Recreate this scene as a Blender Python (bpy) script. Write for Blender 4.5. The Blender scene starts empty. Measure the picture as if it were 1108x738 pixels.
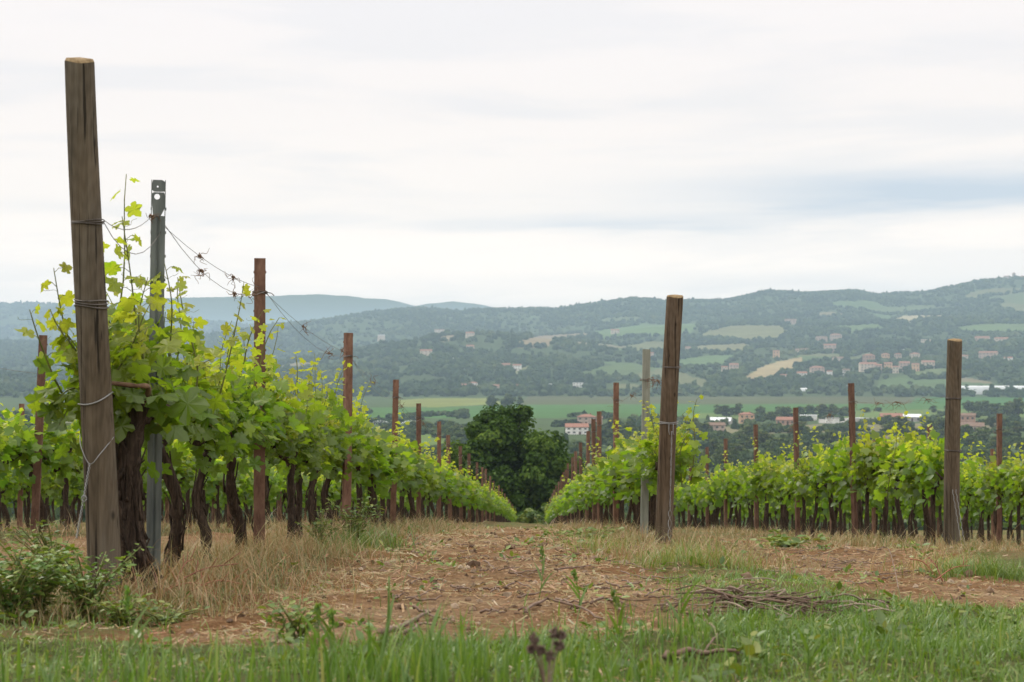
import bpy, math, random
import numpy as np
R = math.radians
PI = math.pi
rng = np.random.default_rng(7)
random.seed(7)
C = bpy.context.scene.collection
S = bpy.context.scene

# ------------------------------------------------------------------ camera, sky, sun, exposure
F = 1720.0            # focal length in photo pixels (photo 1108 x 738)
CX, CY, HY = 554.0, 369.0, 395.0
PITCH = math.atan((HY - CY) / F)
cam_d = bpy.data.cameras.new('camera')
cam = bpy.data.objects.new('camera', cam_d)
C.objects.link(cam)
cam.location = (0, 0, 0)
cam.rotation_euler = (PI / 2 + PITCH, 0, 0)
cam_d.sensor_width = 36
cam_d.lens = 36 * F / 1108
cam_d.clip_start = 0.05
cam_d.clip_end = 60000
cam_d.dof.use_dof = True
cam_d.dof.focus_distance = 10.0
cam_d.dof.aperture_fstop = 7.0
S.camera = cam

SUN_EL, SUN_AZ = R(55), R(-50)      # azimuth clockwise from +Y: high, ahead and to the left
w = bpy.data.worlds.new('World')
S.world = w
w.use_nodes = True
nt = w.node_tree
nt.nodes.clear()
def N(t, kind, **kw):
    n = t.nodes.new(kind)
    for k, v in kw.items():
        if k.startswith('i_'):
            n.inputs[k[2:].replace('_', ' ')].default_value = v
        else:
            setattr(n, k, v)
    return n
def mth(t, op, a, b=None, c=None, clamp=False):
    n = t.nodes.new('ShaderNodeMath'); n.operation = op; n.use_clamp = clamp
    for i, v in enumerate((a, b, c)):
        if v is None: continue
        if isinstance(v, (int, float)): n.inputs[i].default_value = v
        else: t.links.new(v, n.inputs[i])
    return n.outputs[0]
def mixc(t, fac, a, b, mode='MIX'):
    n = t.nodes.new('ShaderNodeMix'); n.data_type = 'RGBA'; n.blend_type = mode
    for i, v in ((0, fac), (6, a), (7, b)):
        if isinstance(v, (int, float)): n.inputs[i].default_value = v
        elif isinstance(v, tuple): n.inputs[i].default_value = v if len(v) == 4 else v + (1,)
        else: t.links.new(v, n.inputs[i])
    return n.outputs[2]
def ramp(t, fac, stops, interp='LINEAR'):
    n = t.nodes.new('ShaderNodeValToRGB'); n.color_ramp.interpolation = interp
    e = n.color_ramp.elements
    while len(e) < len(stops): e.new(0.5)
    for k, (p, c) in enumerate(stops):
        e[k].position = p
        e[k].color = (c, c, c, 1) if isinstance(c, (int, float)) else c + (1,)
    t.links.new(fac, n.inputs[0])
    return n.outputs[0]

tc = N(nt, 'ShaderNodeTexCoord')
sep = N(nt, 'ShaderNodeSeparateXYZ')
nt.links.new(tc.outputs['Generated'], sep.inputs[0])
dx, dy, dz = sep.outputs
hyp = mth(nt, 'SQRT', mth(nt, 'ADD', mth(nt, 'MULTIPLY', dx, dx), mth(nt, 'MULTIPLY', dy, dy)))
tan_el = mth(nt, 'DIVIDE', dz, mth(nt, 'MAXIMUM', hyp, 0.02))
az = mth(nt, 'ARCTAN2', dx, dy)
el = mth(nt, 'ARCTANGENT', tan_el)
cv = N(nt, 'ShaderNodeCombineXYZ')
nt.links.new(mth(nt, 'MULTIPLY', az, 3.2), cv.inputs[0])
nt.links.new(mth(nt, 'MULTIPLY', el, 26.0), cv.inputs[1])
cn = N(nt, 'ShaderNodeTexNoise', i_Scale=1.0, i_Detail=5.0, i_Roughness=0.55, i_Distortion=0.3)
nt.links.new(cv.outputs[0], cn.inputs['Vector'])
noise = cn.outputs['Fac']
cv2 = N(nt, 'ShaderNodeCombineXYZ')
nt.links.new(mth(nt, 'MULTIPLY', az, 9.0), cv2.inputs[0])
nt.links.new(mth(nt, 'MULTIPLY', el, 75.0), cv2.inputs[1])
cn2 = N(nt, 'ShaderNodeTexNoise', i_Scale=1.0, i_Detail=4.0, i_Roughness=0.55)
nt.links.new(cv2.outputs[0], cn2.inputs['Vector'])
def band(a0, e0, wa, we, k):
    # a soft lens of thinner, bluer cloud round one direction
    wob = mth(nt, 'MULTIPLY_ADD', mth(nt, 'SUBTRACT', noise, 0.5), 0.035, e0)
    wob = mth(nt, 'MULTIPLY_ADD', mth(nt, 'SUBTRACT', cn2.outputs['Fac'], 0.5), 0.016, wob)
    da = mth(nt, 'DIVIDE', mth(nt, 'SUBTRACT', az, a0), wa)
    de = mth(nt, 'DIVIDE', mth(nt, 'SUBTRACT', el, wob), we)
    q = mth(nt, 'ADD', mth(nt, 'MULTIPLY', da, da), mth(nt, 'MULTIPLY', de, de))
    return mth(nt, 'MULTIPLY', mth(nt, 'EXPONENT', mth(nt, 'MULTIPLY', q, -1.0)), k)
b = band(0.27, 0.107, 0.16, 0.0125, 0.95)
b = mth(nt, 'ADD', b, band(0.08, 0.090, 0.11, 0.0050, 0.42))
b = mth(nt, 'ADD', b, band(-0.24, 0.092, 0.10, 0.006, 0.22))
b = mth(nt, 'ADD', b, band(0.18, 0.050, 0.22, 0.007, 0.22))
gaps = ramp(nt, noise, [(0.36, 0.55), (0.55, 0.0)], 'EASE')
low = ramp(nt, tan_el, [(0.0, 0.45), (0.16, 0.42), (0.26, 0.22), (0.6, 0.25)])
gaps = mth(nt, 'MULTIPLY', gaps, low)
b = mth(nt, 'ADD', b, gaps, clamp=True)
cloud_col = ramp(nt, tan_el, [(0.0, (1.0, 0.84, 0.70)), (0.05, (0.90, 0.775, 0.67)), (0.10, (0.70, 0.63, 0.575)), (0.16, (0.635, 0.585, 0.555)), (0.24, (0.61, 0.575, 0.565)), (0.34, (0.63, 0.60, 0.59)), (0.75, (0.98, 0.95, 0.93))])
thin_col = (0.40, 0.435, 0.485)
ccol = mixc(nt, b, cloud_col, thin_col)
sky = N(nt, 'ShaderNodeTexSky', sky_type='NISHITA')
sky.sun_disc = False
sky.sun_elevation = SUN_EL
sky.sun_rotation = SUN_AZ
bg_sky = N(nt, 'ShaderNodeBackground', i_Strength=0.08)
nt.links.new(sky.outputs[0], bg_sky.inputs[0])
bg_cl = N(nt, 'ShaderNodeBackground', i_Strength=1.26)
nt.links.new(ccol, bg_cl.inputs[0])
mx = N(nt, 'ShaderNodeMixShader')
nt.links.new(mth(nt, 'MULTIPLY_ADD', b, -0.12, 0.97), mx.inputs[0])
nt.links.new(bg_sky.outputs[0], mx.inputs[1])
nt.links.new(bg_cl.outputs[0], mx.inputs[2])
wo = N(nt, 'ShaderNodeOutputWorld')
nt.links.new(mx.outputs[0], wo.inputs[0])

sd = bpy.data.lights.new('sun', 'SUN')
sd.energy = 1.5
sd.angle = R(10)
sd.color = (1.0, 0.95, 0.87)
so = bpy.data.objects.new('sun', sd)
C.objects.link(so)
so.rotation_euler = (PI / 2 - SUN_EL, 0, -SUN_AZ + PI)
so.location = (0, 0, 30)

S.view_settings.view_transform = 'Standard'
S.view_settings.look = 'None'
S.view_settings.gamma = 1
S.view_settings.exposure = 0.46
S.cycles.use_denoising = True
S.cycles.max_bounces = 8
S.cycles.diffuse_bounces = 6
S.cycles.glossy_bounces = 2
S.cycles.transmission_bounces = 4
S.cycles.volume_bounces = 2
S.cycles.transparent_max_bounces = 8
S.cycles.caustics_reflective = False
S.cycles.caustics_refractive = False

# ------------------------------------------------------------------ mesh helpers
class MB:
    """collects vertices and faces; build() links them as ONE mesh object"""
    def __init__(s):
        s.V, s.L, s.T, s.A, s.n = [], [], [], [], 0
    def add(s, V, Fs, a=0.0):
        V = np.asarray(V, dtype=np.float64).reshape(-1, 3)
        for f in (Fs if isinstance(Fs, list) else [Fs]):
            f = np.asarray(f, dtype=np.int64)
            if f.size == 0: continue
            s.L.append((f + s.n).ravel()); s.T.append(np.full(len(f), f.shape[1], dtype=np.int64))
        s.V.append(V); s.A.append(np.broadcast_to(np.asarray(a, dtype=np.float64), (len(V),)).copy()); s.n += len(V)
    def mesh(s, name, mat, smooth=True):
        me = bpy.data.meshes.new(name)
        V = np.concatenate(s.V); L = np.concatenate(s.L); T = np.concatenate(s.T); A = np.concatenate(s.A)
        me.vertices.add(len(V)); me.vertices.foreach_set('co', V.ravel())
        me.loops.add(len(L)); me.loops.foreach_set('vertex_index', L)
        me.polygons.add(len(T))
        st = np.concatenate(([0], np.cumsum(T)[:-1]))
        me.polygons.foreach_set('loop_start', st); me.polygons.foreach_set('loop_total', T)
        me.polygons.foreach_set('use_smooth', np.full(len(T), smooth))
        at_ = me.attributes.new('age', 'FLOAT', 'POINT'); at_.data.foreach_set('value', A)
        me.materials.append(mat)
        me.update(calc_edges=True); me.validate()
        return me
    def build(s, name, mat, parent=None, smooth=True):
        o = bpy.data.objects.new(name, s.mesh(name, mat, smooth))
        C.objects.link(o); o.parent = parent
        return o
def tag(o, label=None, cat=None, group=None, kind=None):
    if label: o['label'] = label
    if cat: o['category'] = cat
    if group: o['group'] = group
    if kind: o['kind'] = kind
    return o
def empty(name, loc, rz=0.0):
    o = bpy.data.objects.new(name, None); C.objects.link(o)
    o.location = loc; o.rotation_euler = (0, 0, rz); o.empty_display_size = 0.1
    return o
def copy_tree(o, parent=None):
    c = o.copy(); C.objects.link(c); c.parent = parent
    for ch in o.children: copy_tree(ch, c)
    return c
def tube_geo(P, r, seg=6, rough=0.0, cap=True):
    P = np.asarray(P, float); n = len(P)
    r = np.broadcast_to(np.asarray(r, float), (n,))
    T = np.gradient(P, axis=0); T /= np.linalg.norm(T, axis=1)[:, None] + 1e-12
    ref = np.array([1.0, 0.13, 0.07]) if abs(T[0, 0]) < 0.8 else np.array([0.0, 1.0, 0.1])
    U = np.cross(T, ref); U /= np.linalg.norm(U, axis=1)[:, None]
    W = np.cross(T, U)
    a = np.arange(seg) / seg * 2 * PI
    rr = r[:, None] * (1 + rough * rng.normal(size=(n, seg)))
    V = P[:, None] + rr[..., None] * (np.cos(a)[None, :, None] * U[:, None] + np.sin(a)[None, :, None] * W[:, None])
    i = np.arange(n - 1)[:, None] * seg; j = np.arange(seg)[None]; k = (j + 1) % seg
    Q = np.stack([i + j, i + k, i + seg + k, i + seg + j], -1).reshape(-1, 4)
    Fs = [Q]
    if cap:
        Fs += [np.arange(seg)[::-1][None], (np.arange(seg) + (n - 1) * seg)[None]]
    return V.reshape(-1, 3), Fs
def tube(mb, P, r, seg=6, rough=0.0, a=0.0, cap=True):
    V, Fs = tube_geo(P, r, seg, rough, cap); mb.add(V, Fs, a)
BOXF = np.array([[0,1,3,2],[4,6,7,5],[0,4,5,1],[2,3,7,6],[0,2,6,4],[1,5,7,3]])
def box(mb, lo, hi, a=0.0):
    V = [(x, y, z) for x in (lo[0], hi[0]) for y in (lo[1], hi[1]) for z in (lo[2], hi[2])]
    mb.add(V, BOXF, a)
def unit(v): return v / (np.linalg.norm(v, axis=-1, keepdims=True) + 1e-12)
def place(T, TF, P, D, Nn, s, mb, a=0.0):
    """put template T (x across, y along, z normal) at points P, along D, facing Nn, sized s"""
    P = np.asarray(P, float); D = np.asarray(D, float); Nn = np.asarray(Nn, float)
    if len(T) == len(LV) and not isinstance(T, list) and len(P) > 3 and T is LV:
        s_ = np.broadcast_to(np.asarray(s, float), (len(P),)); a_ = np.broadcast_to(np.asarray(a, float), (len(P),))
        for q in range(4): place(LVC[q], TF, P[q::4], D[q::4], Nn[q::4], s_[q::4], mb, a_[q::4])
        return
    D = unit(D); X = unit(np.cross(D, Nn)); Z = np.cross(X, D)
    s = np.broadcast_to(np.asarray(s, float), (len(P),))
    V = P[:, None] + s[:, None, None] * (T[None, :, 0:1] * X[:, None] + T[None, :, 1:2] * D[:, None] + T[None, :, 2:3] * Z[:, None])
    k = len(T)
    Fs = [(f[None] + (np.arange(len(P)) * k)[:, None, None]).reshape(-1, f.shape[1]) for f in TF]
    av = np.repeat(np.broadcast_to(np.asarray(a, float), (len(P),)), k)
    mb.add(V.reshape(-1, 3), Fs, av)
def polyline(pts, n):
    pts = np.asarray(pts, float); t = np.linspace(0, len(pts) - 1, n)
    i = np.clip(t.astype(int), 0, len(pts) - 2); f = (t - i)[:, None]
    p0 = pts[np.clip(i - 1, 0, None)]; p1 = pts[i]; p2 = pts[i + 1]; p3 = pts[np.clip(i + 2, None, len(pts) - 1)]
    return 0.5 * ((2*p1) + (p2-p0)*f + (2*p0-5*p1+4*p2-p3)*f**2 + (3*p1-p0-3*p2+p3)*f**3)
def ray(px, py):
    v = (CY - py) / F
    return (px - CX) / F, math.cos(PITCH) - v * math.sin(PITCH), math.sin(PITCH) + v * math.cos(PITCH)
def at(px, py, Y):
    x, y, z = ray(px, py); return np.array((x / y * Y, Y, z / y * Y))
# value noise on a lattice, for heights
_lat = rng.random((256, 256))
def vnoise(x, y):
    x = np.asarray(x, float); y = np.asarray(y, float)
    xi = np.floor(x).astype(int); yi = np.floor(y).astype(int); fx = x - xi; fy = y - yi
    fx = fx*fx*(3-2*fx); fy = fy*fy*(3-2*fy)
    g = lambda a, b_: _lat[a % 256, b_ % 256]
    return ((g(xi,yi)*(1-fx)+g(xi+1,yi)*fx)*(1-fy) + (g(xi,yi+1)*(1-fx)+g(xi+1,yi+1)*fx)*fy) - 0.5
def fbm(x, y, o=4):
    t = 0; a = 1.0
    for k in range(o):
        t = t + a * vnoise(x * 2**k + 17.3*k, y * 2**k + 5.7*k); a *= 0.5
    return t
def sstep(a, b_, x):
    t = np.clip((x - a) / (b_ - a), 0, 1); return t*t*(3-2*t)

# ------------------------------------------------------------------ materials
def mat(name):
    m = bpy.data.materials.new(name); m.use_nodes = True
    t = m.node_tree; t.nodes.clear()
    out = t.nodes.new('ShaderNodeOutputMaterial')
    return m, t, out
def principled(t, out, col, rough=0.8, bump=None, bs=0.3, dist=0.02, metal=0.0, spec=0.3):
    p = t.nodes.new('ShaderNodeBsdfPrincipled')
    if isinstance(col, tuple): p.inputs['Base Color'].default_value = col + (1,)
    else: t.links.new(col, p.inputs['Base Color'])
    if isinstance(rough, (int, float)): p.inputs['Roughness'].default_value = rough
    else: t.links.new(rough, p.inputs['Roughness'])
    p.inputs['Metallic'].default_value = metal
    p.inputs['Specular IOR Level'].default_value = spec
    if bump is not None:
        bn = t.nodes.new('ShaderNodeBump'); bn.inputs['Strength'].default_value = bs; bn.inputs['Distance'].default_value = dist
        t.links.new(bump, bn.inputs['Height']); t.links.new(bn.outputs[0], p.inputs['Normal'])
    t.links.new(p.outputs[0], out.inputs[0])
    return p
def onoise(t, scale, vec=(1,1,1), detail=4, rough=0.55, dist=0.0, kind='Object'):
    tcn = t.nodes.new('ShaderNodeTexCoord'); mp = t.nodes.new('ShaderNodeMapping')
    mp.inputs['Scale'].default_value = vec
    t.links.new(tcn.outputs[kind], mp.inputs[0])
    n = t.nodes.new('ShaderNodeTexNoise'); n.inputs['Scale'].default_value = scale
    n.inputs['Detail'].default_value = detail; n.inputs['Roughness'].default_value = rough; n.inputs['Distortion'].default_value = dist
    t.links.new(mp.outputs[0], n.inputs['Vector'])
    return n.outputs['Fac']
def pnoise(t, scale, detail=4, rough=0.55):
    g = t.nodes.new('ShaderNodeNewGeometry')
    n = t.nodes.new('ShaderNodeTexNoise'); n.inputs['Scale'].default_value = scale
    n.inputs['Detail'].default_value = detail; n.inputs['Roughness'].default_value = rough
    t.links.new(g.outputs['Position'], n.inputs['Vector'])
    return n.outputs['Fac']
def attr(t, name, out='Fac'):
    n = t.nodes.new('ShaderNodeAttribute'); n.attribute_name = name; return n.outputs[out]
def island(t):
    return t.nodes.new('ShaderNodeNewGeometry').outputs['Random Per Island']
def orand(t):
    return t.nodes.new('ShaderNodeObjectInfo').outputs['Random']

def leafy(name, stops, trans=0.45, var=0.35, gloss=0.06, tcol=(1.15, 1.1, 0.45)):
    """thin leaves: 'age' picks the colour, each leaf varies; lets light through"""
    m, t, out = mat(name)
    age = attr(t, 'age')
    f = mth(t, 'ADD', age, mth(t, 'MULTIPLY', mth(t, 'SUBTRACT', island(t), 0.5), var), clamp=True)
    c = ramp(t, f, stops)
    hv = t.nodes.new('ShaderNodeHueSaturation')
    t.links.new(c, hv.inputs['Color'])
    t.links.new(mth(t, 'MULTIPLY_ADD', orand(t), 0.3, 0.85), hv.inputs['Value'])
    t.links.new(mth(t, 'MULTIPLY_ADD', orand(t), 0.02, 0.49), hv.inputs['Hue'])
    c = hv.outputs[0]
    d = t.nodes.new('ShaderNodeBsdfDiffuse'); t.links.new(c, d.inputs[0])
    tr = t.nodes.new('ShaderNodeBsdfTranslucent')
    t.links.new(mixc(t, 1.0, c, tcol, 'MULTIPLY'), tr.inputs[0])
    a = t.nodes.new('ShaderNodeMixShader'); a.inputs[0].default_value = trans
    t.links.new(d.outputs[0], a.inputs[1]); t.links.new(tr.outputs[0], a.inputs[2])
    g = t.nodes.new('ShaderNodeBsdfGlossy'); g.inputs['Roughness'].default_value = 0.45
    b_ = t.nodes.new('ShaderNodeMixShader'); b_.inputs[0].default_value = gloss
    t.links.new(a.outputs[0], b_.inputs[1]); t.links.new(g.outputs[0], b_.inputs[2])
    t.links.new(b_.outputs[0], out.inputs[0])
    return m
M = {}
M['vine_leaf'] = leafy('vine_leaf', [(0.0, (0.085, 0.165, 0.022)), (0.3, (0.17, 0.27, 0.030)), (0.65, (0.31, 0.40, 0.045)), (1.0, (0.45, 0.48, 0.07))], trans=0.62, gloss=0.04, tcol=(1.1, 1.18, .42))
M['weed_leaf'] = leafy('weed_leaf', [(0.0, (0.060, 0.120, 0.018)), (0.6, (0.125, 0.21, 0.030)), (1.0, (0.26, 0.30, 0.06))], trans=0.35)
M['tree_leaf'] = leafy('tree_leaf', [(0.0, (0.030, 0.062, 0.008)), (0.6, (0.065, 0.120, 0.014)), (1.0, (0.14, 0.21, 0.028))], trans=0.3, gloss=0.012, tcol=(1.1, 1.1, 0.6))
M['far_leaf'] = leafy('far_leaf', [(0.0, (0.040, 0.066, 0.020)), (0.5, (0.085, 0.122, 0.032)), (1.0, (0.17, 0.20, 0.055))], trans=0.4, var=.5, gloss=0.012, tcol=(1.1, 1.1, 0.6))
M['grass'] = leafy('grass', [(0.0, (0.085, 0.17, 0.022)), (0.5, (0.16, 0.26, 0.034)), (0.8, (0.27, 0.33, 0.07)), (1.0, (0.42, 0.36, 0.18))], trans=0.4, tcol=(1.1, 1.1, 0.6))
M['straw'] = leafy('straw', [(0.0, (0.14, 0.20, 0.045)), (0.25, (0.26, 0.24, 0.085)), (0.7, (0.47, 0.34, 0.16)), (1.0, (0.40, 0.19, 0.085))], trans=0.25, tcol=(1.05, 1.0, 0.8))
M['red_stem'] = leafy('red_stem', [(0.0, (0.28, 0.07, 0.04)), (1.0, (0.36, 0.15, 0.08))], trans=0.1, tcol=(1, 1, 1))

def m_wood(name, dark, light):
    m, t, out = mat(name)
    g = onoise(t, 1.0, (55, 55, 3.2), 6, 0.65, 0.6)
    g2 = onoise(t, 1.0, (9, 9, 1.3), 4, 0.6)
    wv = t.nodes.new('ShaderNodeTexWave'); wv.wave_type = 'RINGS'; wv.rings_direction = 'X'
    wv.inputs['Scale'].default_value = 9; wv.inputs['Distortion'].default_value = 5; wv.inputs['Detail'].default_value = 3; wv.inputs['Detail Scale'].default_value = 1.2
    tcn = t.nodes.new('ShaderNodeTexCoord'); mp = t.nodes.new('ShaderNodeMapping'); mp.inputs['Scale'].default_value = (4, 4, 0.45)
    t.links.new(tcn.outputs['Object'], mp.inputs[0]); t.links.new(mp.outputs[0], wv.inputs['Vector'])
    f = mth(t, 'ADD', mth(t, 'MULTIPLY', g, 0.5), mth(t, 'MULTIPLY', g2, 0.32))
    f = mth(t, 'MULTIPLY_ADD', wv.outputs['Fac'], 0.045, mth(t, 'ADD', f, 0.06))
    c = ramp(t, f, [(0.28, tuple(x*0.35 for x in dark)), (0.45, dark), (0.68, light), (0.85, tuple(x*1.35 for x in light))])
    c = mixc(t, ramp(t, onoise(t, 1.0, (7, 7, 1.6), 4, .65), [(0.42, 0.0), (0.62, 0.65)]), c, mixc(t, 1.0, c, (1.0, 1.12, 1.28), 'MULTIPLY'))
    crack = ramp(t, onoise(t, 1.0, (70, 70, 1.1), 3, 0.5, 0.3), [(0.36, 0.25), (0.41, 1.0)])
    c = mixc(t, 1.0, c, crack, 'MULTIPLY')
    # knots: small dark discs of their own shape
    vo = t.nodes.new('ShaderNodeTexVoronoi'); vo.inputs['Scale'].default_value = 5.5
    mp2 = t.nodes.new('ShaderNodeMapping'); mp2.inputs['Scale'].default_value = (1, 1, 0.6)
    t.links.new(tcn.outputs['Object'], mp2.inputs[0]); t.links.new(mp2.outputs[0], vo.inputs['Vector'])
    kn = ramp(t, vo.outputs['Distance'], [(0.05, 0.35), (0.09, 1.0)])
    c = mixc(t, 1.0, c, kn, 'MULTIPLY')
    principled(t, out, c, 0.88, mth(t, 'MULTIPLY', f, crack), 0.7, 0.006, spec=0.2)
    return m
M['wood'] = m_wood('weathered_wood', (0.100, 0.076, 0.050), (0.185, 0.145, 0.100))
M['wood_warm'] = m_wood('weathered_wood_warm', (0.100, 0.070, 0.044), (0.185, 0.132, 0.086))
m, t, out = mat('cut_wood_end')
c = ramp(t, onoise(t, 60, (1, 1, 1), 4), [(0.3, (0.18, 0.12, 0.06)), (0.7, (0.36, 0.26, 0.14))]); principled(t, out, c, 0.9)
M['wood_end'] = m
m, t, out = mat('rusty_steel')
f = onoise(t, 1.0, (22, 22, 7), 6, 0.65)
c = ramp(t, f, [(0.25, (0.060, 0.030, 0.022)), (0.48, (0.160, 0.086, 0.058)), (0.66, (0.235, 0.135, 0.092)), (0.85, (0.31, 0.20, 0.145))])
hv = t.nodes.new('ShaderNodeHueSaturation'); t.links.new(c, hv.inputs['Color']); t.links.new(mth(t, 'MULTIPLY_ADD', orand(t), 0.5, 0.75), hv.inputs['Value'])
principled(t, out, hv.outputs[0], 0.75, f, 0.3, 0.003, spec=0.3)
M['rust'] = m
m, t, out = mat('galvanised_steel')
f = onoise(t, 1.0, (30, 30, 4), 5, 0.6)
c = ramp(t, f, [(0.3, (0.085, 0.10, 0.095)), (0.7, (0.19, 0.21, 0.20))])
principled(t, out, c, 0.5, f, 0.1, 0.002, metal=0.35, spec=0.5)
M['galv'] = m
m, t, out = mat('grey_post')
f = onoise(t, 1.0, (30, 30, 4), 5, 0.6)
principled(t, out, ramp(t, f, [(0.3, (0.17, 0.18, 0.15)), (0.7, (0.32, 0.33, 0.28))]), 0.85, f, 0.3, 0.003)
M['grey_post'] = m
m, t, out = mat('vine_bark')
f = onoise(t, 1.0, (60, 60, 9), 6, 0.7, 0.8)
c = ramp(t, f, [(0.28, (0.014, 0.010, 0.008)), (0.5, (0.055, 0.038, 0.027)), (0.72, (0.13, 0.092, 0.066))])
principled(t, out, c, 0.92, f, 1.0, 0.012, spec=0.15)
M['bark'] = m
m, t, out = mat('tree_bark')
f = onoise(t, 1.0, (6, 6, 1.2), 5, 0.65)
principled(t, out, ramp(t, f, [(0.3, (0.03, 0.022, 0.016)), (0.7, (0.10, 0.08, 0.06))]), 0.95, f, 0.8, 0.03)
M['tree_bark'] = m
m, t, out = mat('green_stem')
principled(t, out, ramp(t, onoise(t, 12), [(0.3, (0.10, 0.13, 0.03)), (0.7, (0.20, 0.20, 0.06))]), 0.6)
M['stem'] = m
m, t, out = mat('brown_cane')
principled(t, out, ramp(t, onoise(t, 25), [(0.3, (0.10, 0.055, 0.035)), (0.7, (0.24, 0.15, 0.09))]), 0.8)
M['cane'] = m
m, t, out = mat('dry_stick')
f = onoise(t, 14)
c = ramp(t, mth(t, 'MULTIPLY_ADD', island(t), 0.6, mth(t, 'MULTIPLY', f, 0.4)), [(0.1, (0.055, 0.035, 0.025)), (0.5, (0.16, 0.10, 0.07)), (0.95, (0.42, 0.34, 0.26))])
principled(t, out, c, 0.85)
M['stick'] = m
m, t, out = mat('steel_wire')
principled(t, out, ramp(t, onoise(t, 9), [(0.35, (0.10, 0.085, 0.075)), (0.7, (0.28, 0.26, 0.24))]), 0.5, metal=0.5)
M['wire'] = m
m, t, out = mat('bright_wire')
principled(t, out, (0.30, 0.30, 0.29), 0.45, metal=0.6)
M['bright_wire'] = m
m, t, out = mat('dead_flower')
principled(t, out, ramp(t, island(t), [(0.0, (0.09, 0.06, 0.05)), (1.0, (0.34, 0.24, 0.19))]), 0.95)
M['dead_flower'] = m

# vineyard soil: 'age' 0 = bare stony soil with straw mulch, 1 = under turf
m, t, out = mat('vineyard_soil')
a = attr(t, 'age')
n1 = pnoise(t, 1.3, 5); n2 = pnoise(t, 22, 6, 0.65); n3 = pnoise(t, 90, 4, 0.7)
f = mth(t, 'ADD', mth(t, 'MULTIPLY', n2, 0.55), mth(t, 'MULTIPLY', n3, 0.45))
soil = ramp(t, f, [(0.28, (0.085, 0.049, 0.027)), (0.42, (0.205, 0.127, 0.068)), (0.56, (0.33, 0.218, 0.122)), (0.75, (0.50, 0.38, 0.235))])
soil2 = mixc(t, ramp(t, n1, [(0.38, 0.0), (0.60, 1.0)]), soil, mixc(t, 1.0, soil, (0.72, 0.58, 0.46), 'MULTIPLY'))
turf = ramp(t, f, [(0.3, (0.045, 0.060, 0.018)), (0.5, (0.10, 0.115, 0.035)), (0.7, (0.19, 0.16, 0.07))])
mask = ramp(t, mth(t, 'ADD', a, mth(t, 'MULTIPLY', mth(t, 'SUBTRACT', n2, 0.5), 0.9)), [(0.38, 0.0), (0.62, 1.0)])
hb = mth(t, 'ADD', mth(t, 'MULTIPLY', n2, 0.6), mth(t, 'MULTIPLY', n3, 0.4))
principled(t, out, mixc(t, mask, soil2, turf), 0.95, hb, 1.0, 0.05, spec=0.1)
M['soil'] = m

# valley and hills: the land cover of each place is stored in 'land'
m, t, out = mat('land_cover')
lc = attr(t, 'land', 'Color')
n1 = pnoise(t, 0.012, 6, 0.7); n2 = pnoise(t, 0.08, 4, 0.65)
v = mth(t, 'MULTIPLY_ADD', n1, 0.9, 0.55); v = mth(t, 'MULTIPLY', v, mth(t, 'MULTIPLY_ADD', n2, 0.6, 0.7))
hv = t.nodes.new('ShaderNodeHueSaturation'); t.links.new(lc, hv.inputs['Color']); t.links.new(v, hv.inputs['Value'])
t.links.new(mth(t, 'MULTIPLY_ADD', n1, 0.06, 0.47), hv.inputs['Hue'])
principled(t, out, hv.outputs[0], 0.95, n2, 0.6, 3.0, spec=0.05)
M['land'] = m
# wooded hillsides: each crown its own green
m, t, out = mat('woodland')
c = ramp(t, mth(t, 'MULTIPLY_ADD', pnoise(t, 0.0045, 4), 1.3, mth(t, 'MULTIPLY_ADD', island(t), 0.55, -0.42)), [(0.1, (0.014, 0.027, 0.010)), (0.45, (0.034, 0.056, 0.018)), (0.75, (0.064, 0.090, 0.028)), (1.0, (0.105, 0.12, 0.04))])
principled(t, out, c, 0.95, pnoise(t, 0.5, 3), 1.0, 1.5, spec=0.05)
M['woods'] = m
_cm = {}
def flat(name, col, rough=0.85, nz=0.25, sc=0.6):
    key = (name, col)
    if key in _cm: return _cm[key]
    m, t, out = mat(name)
    n = onoise(t, sc, (1, 1, 1), 4, 0.6)
    principled(t, out, mixc(t, 1.0, col, ramp(t, n, [(0.3, 1 - nz), (0.7, 1 + nz)]), 'MULTIPLY'), rough, spec=0.2)
    _cm[key] = m
    return m
def m_roof(name, a, b_):
    m, t, out = mat(name)
    n = onoise(t, 1.4, (1, 1, 1), 4, 0.6)
    principled(t, out, ramp(t, n, [(0.3, a), (0.7, b_)]), 0.9, onoise(t, 1.0, (6, 6, 6), 2), 0.4, 0.1)
    return m
M['roof'] = m_roof('clay_tiles', (0.20, 0.085, 0.055), (0.36, 0.19, 0.13))
M['roof_brown'] = m_roof('brown_tiles', (0.14, 0.085, 0.06), (0.25, 0.17, 0.12))
M['roof_white'] = m_roof('pale_sheet_roof', (0.62, 0.64, 0.66), (0.80, 0.80, 0.79))
M['roof_grey'] = m_roof('grey_sheet_roof', (0.28, 0.28, 0.27), (0.42, 0.40, 0.38))
M['pane'] = flat('window_glass', (0.10, 0.10, 0.10), 0.2, 0.1)
M['poly'] = flat('greenhouse_film', (0.78, 0.79, 0.78), 0.5, 0.08)

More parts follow.
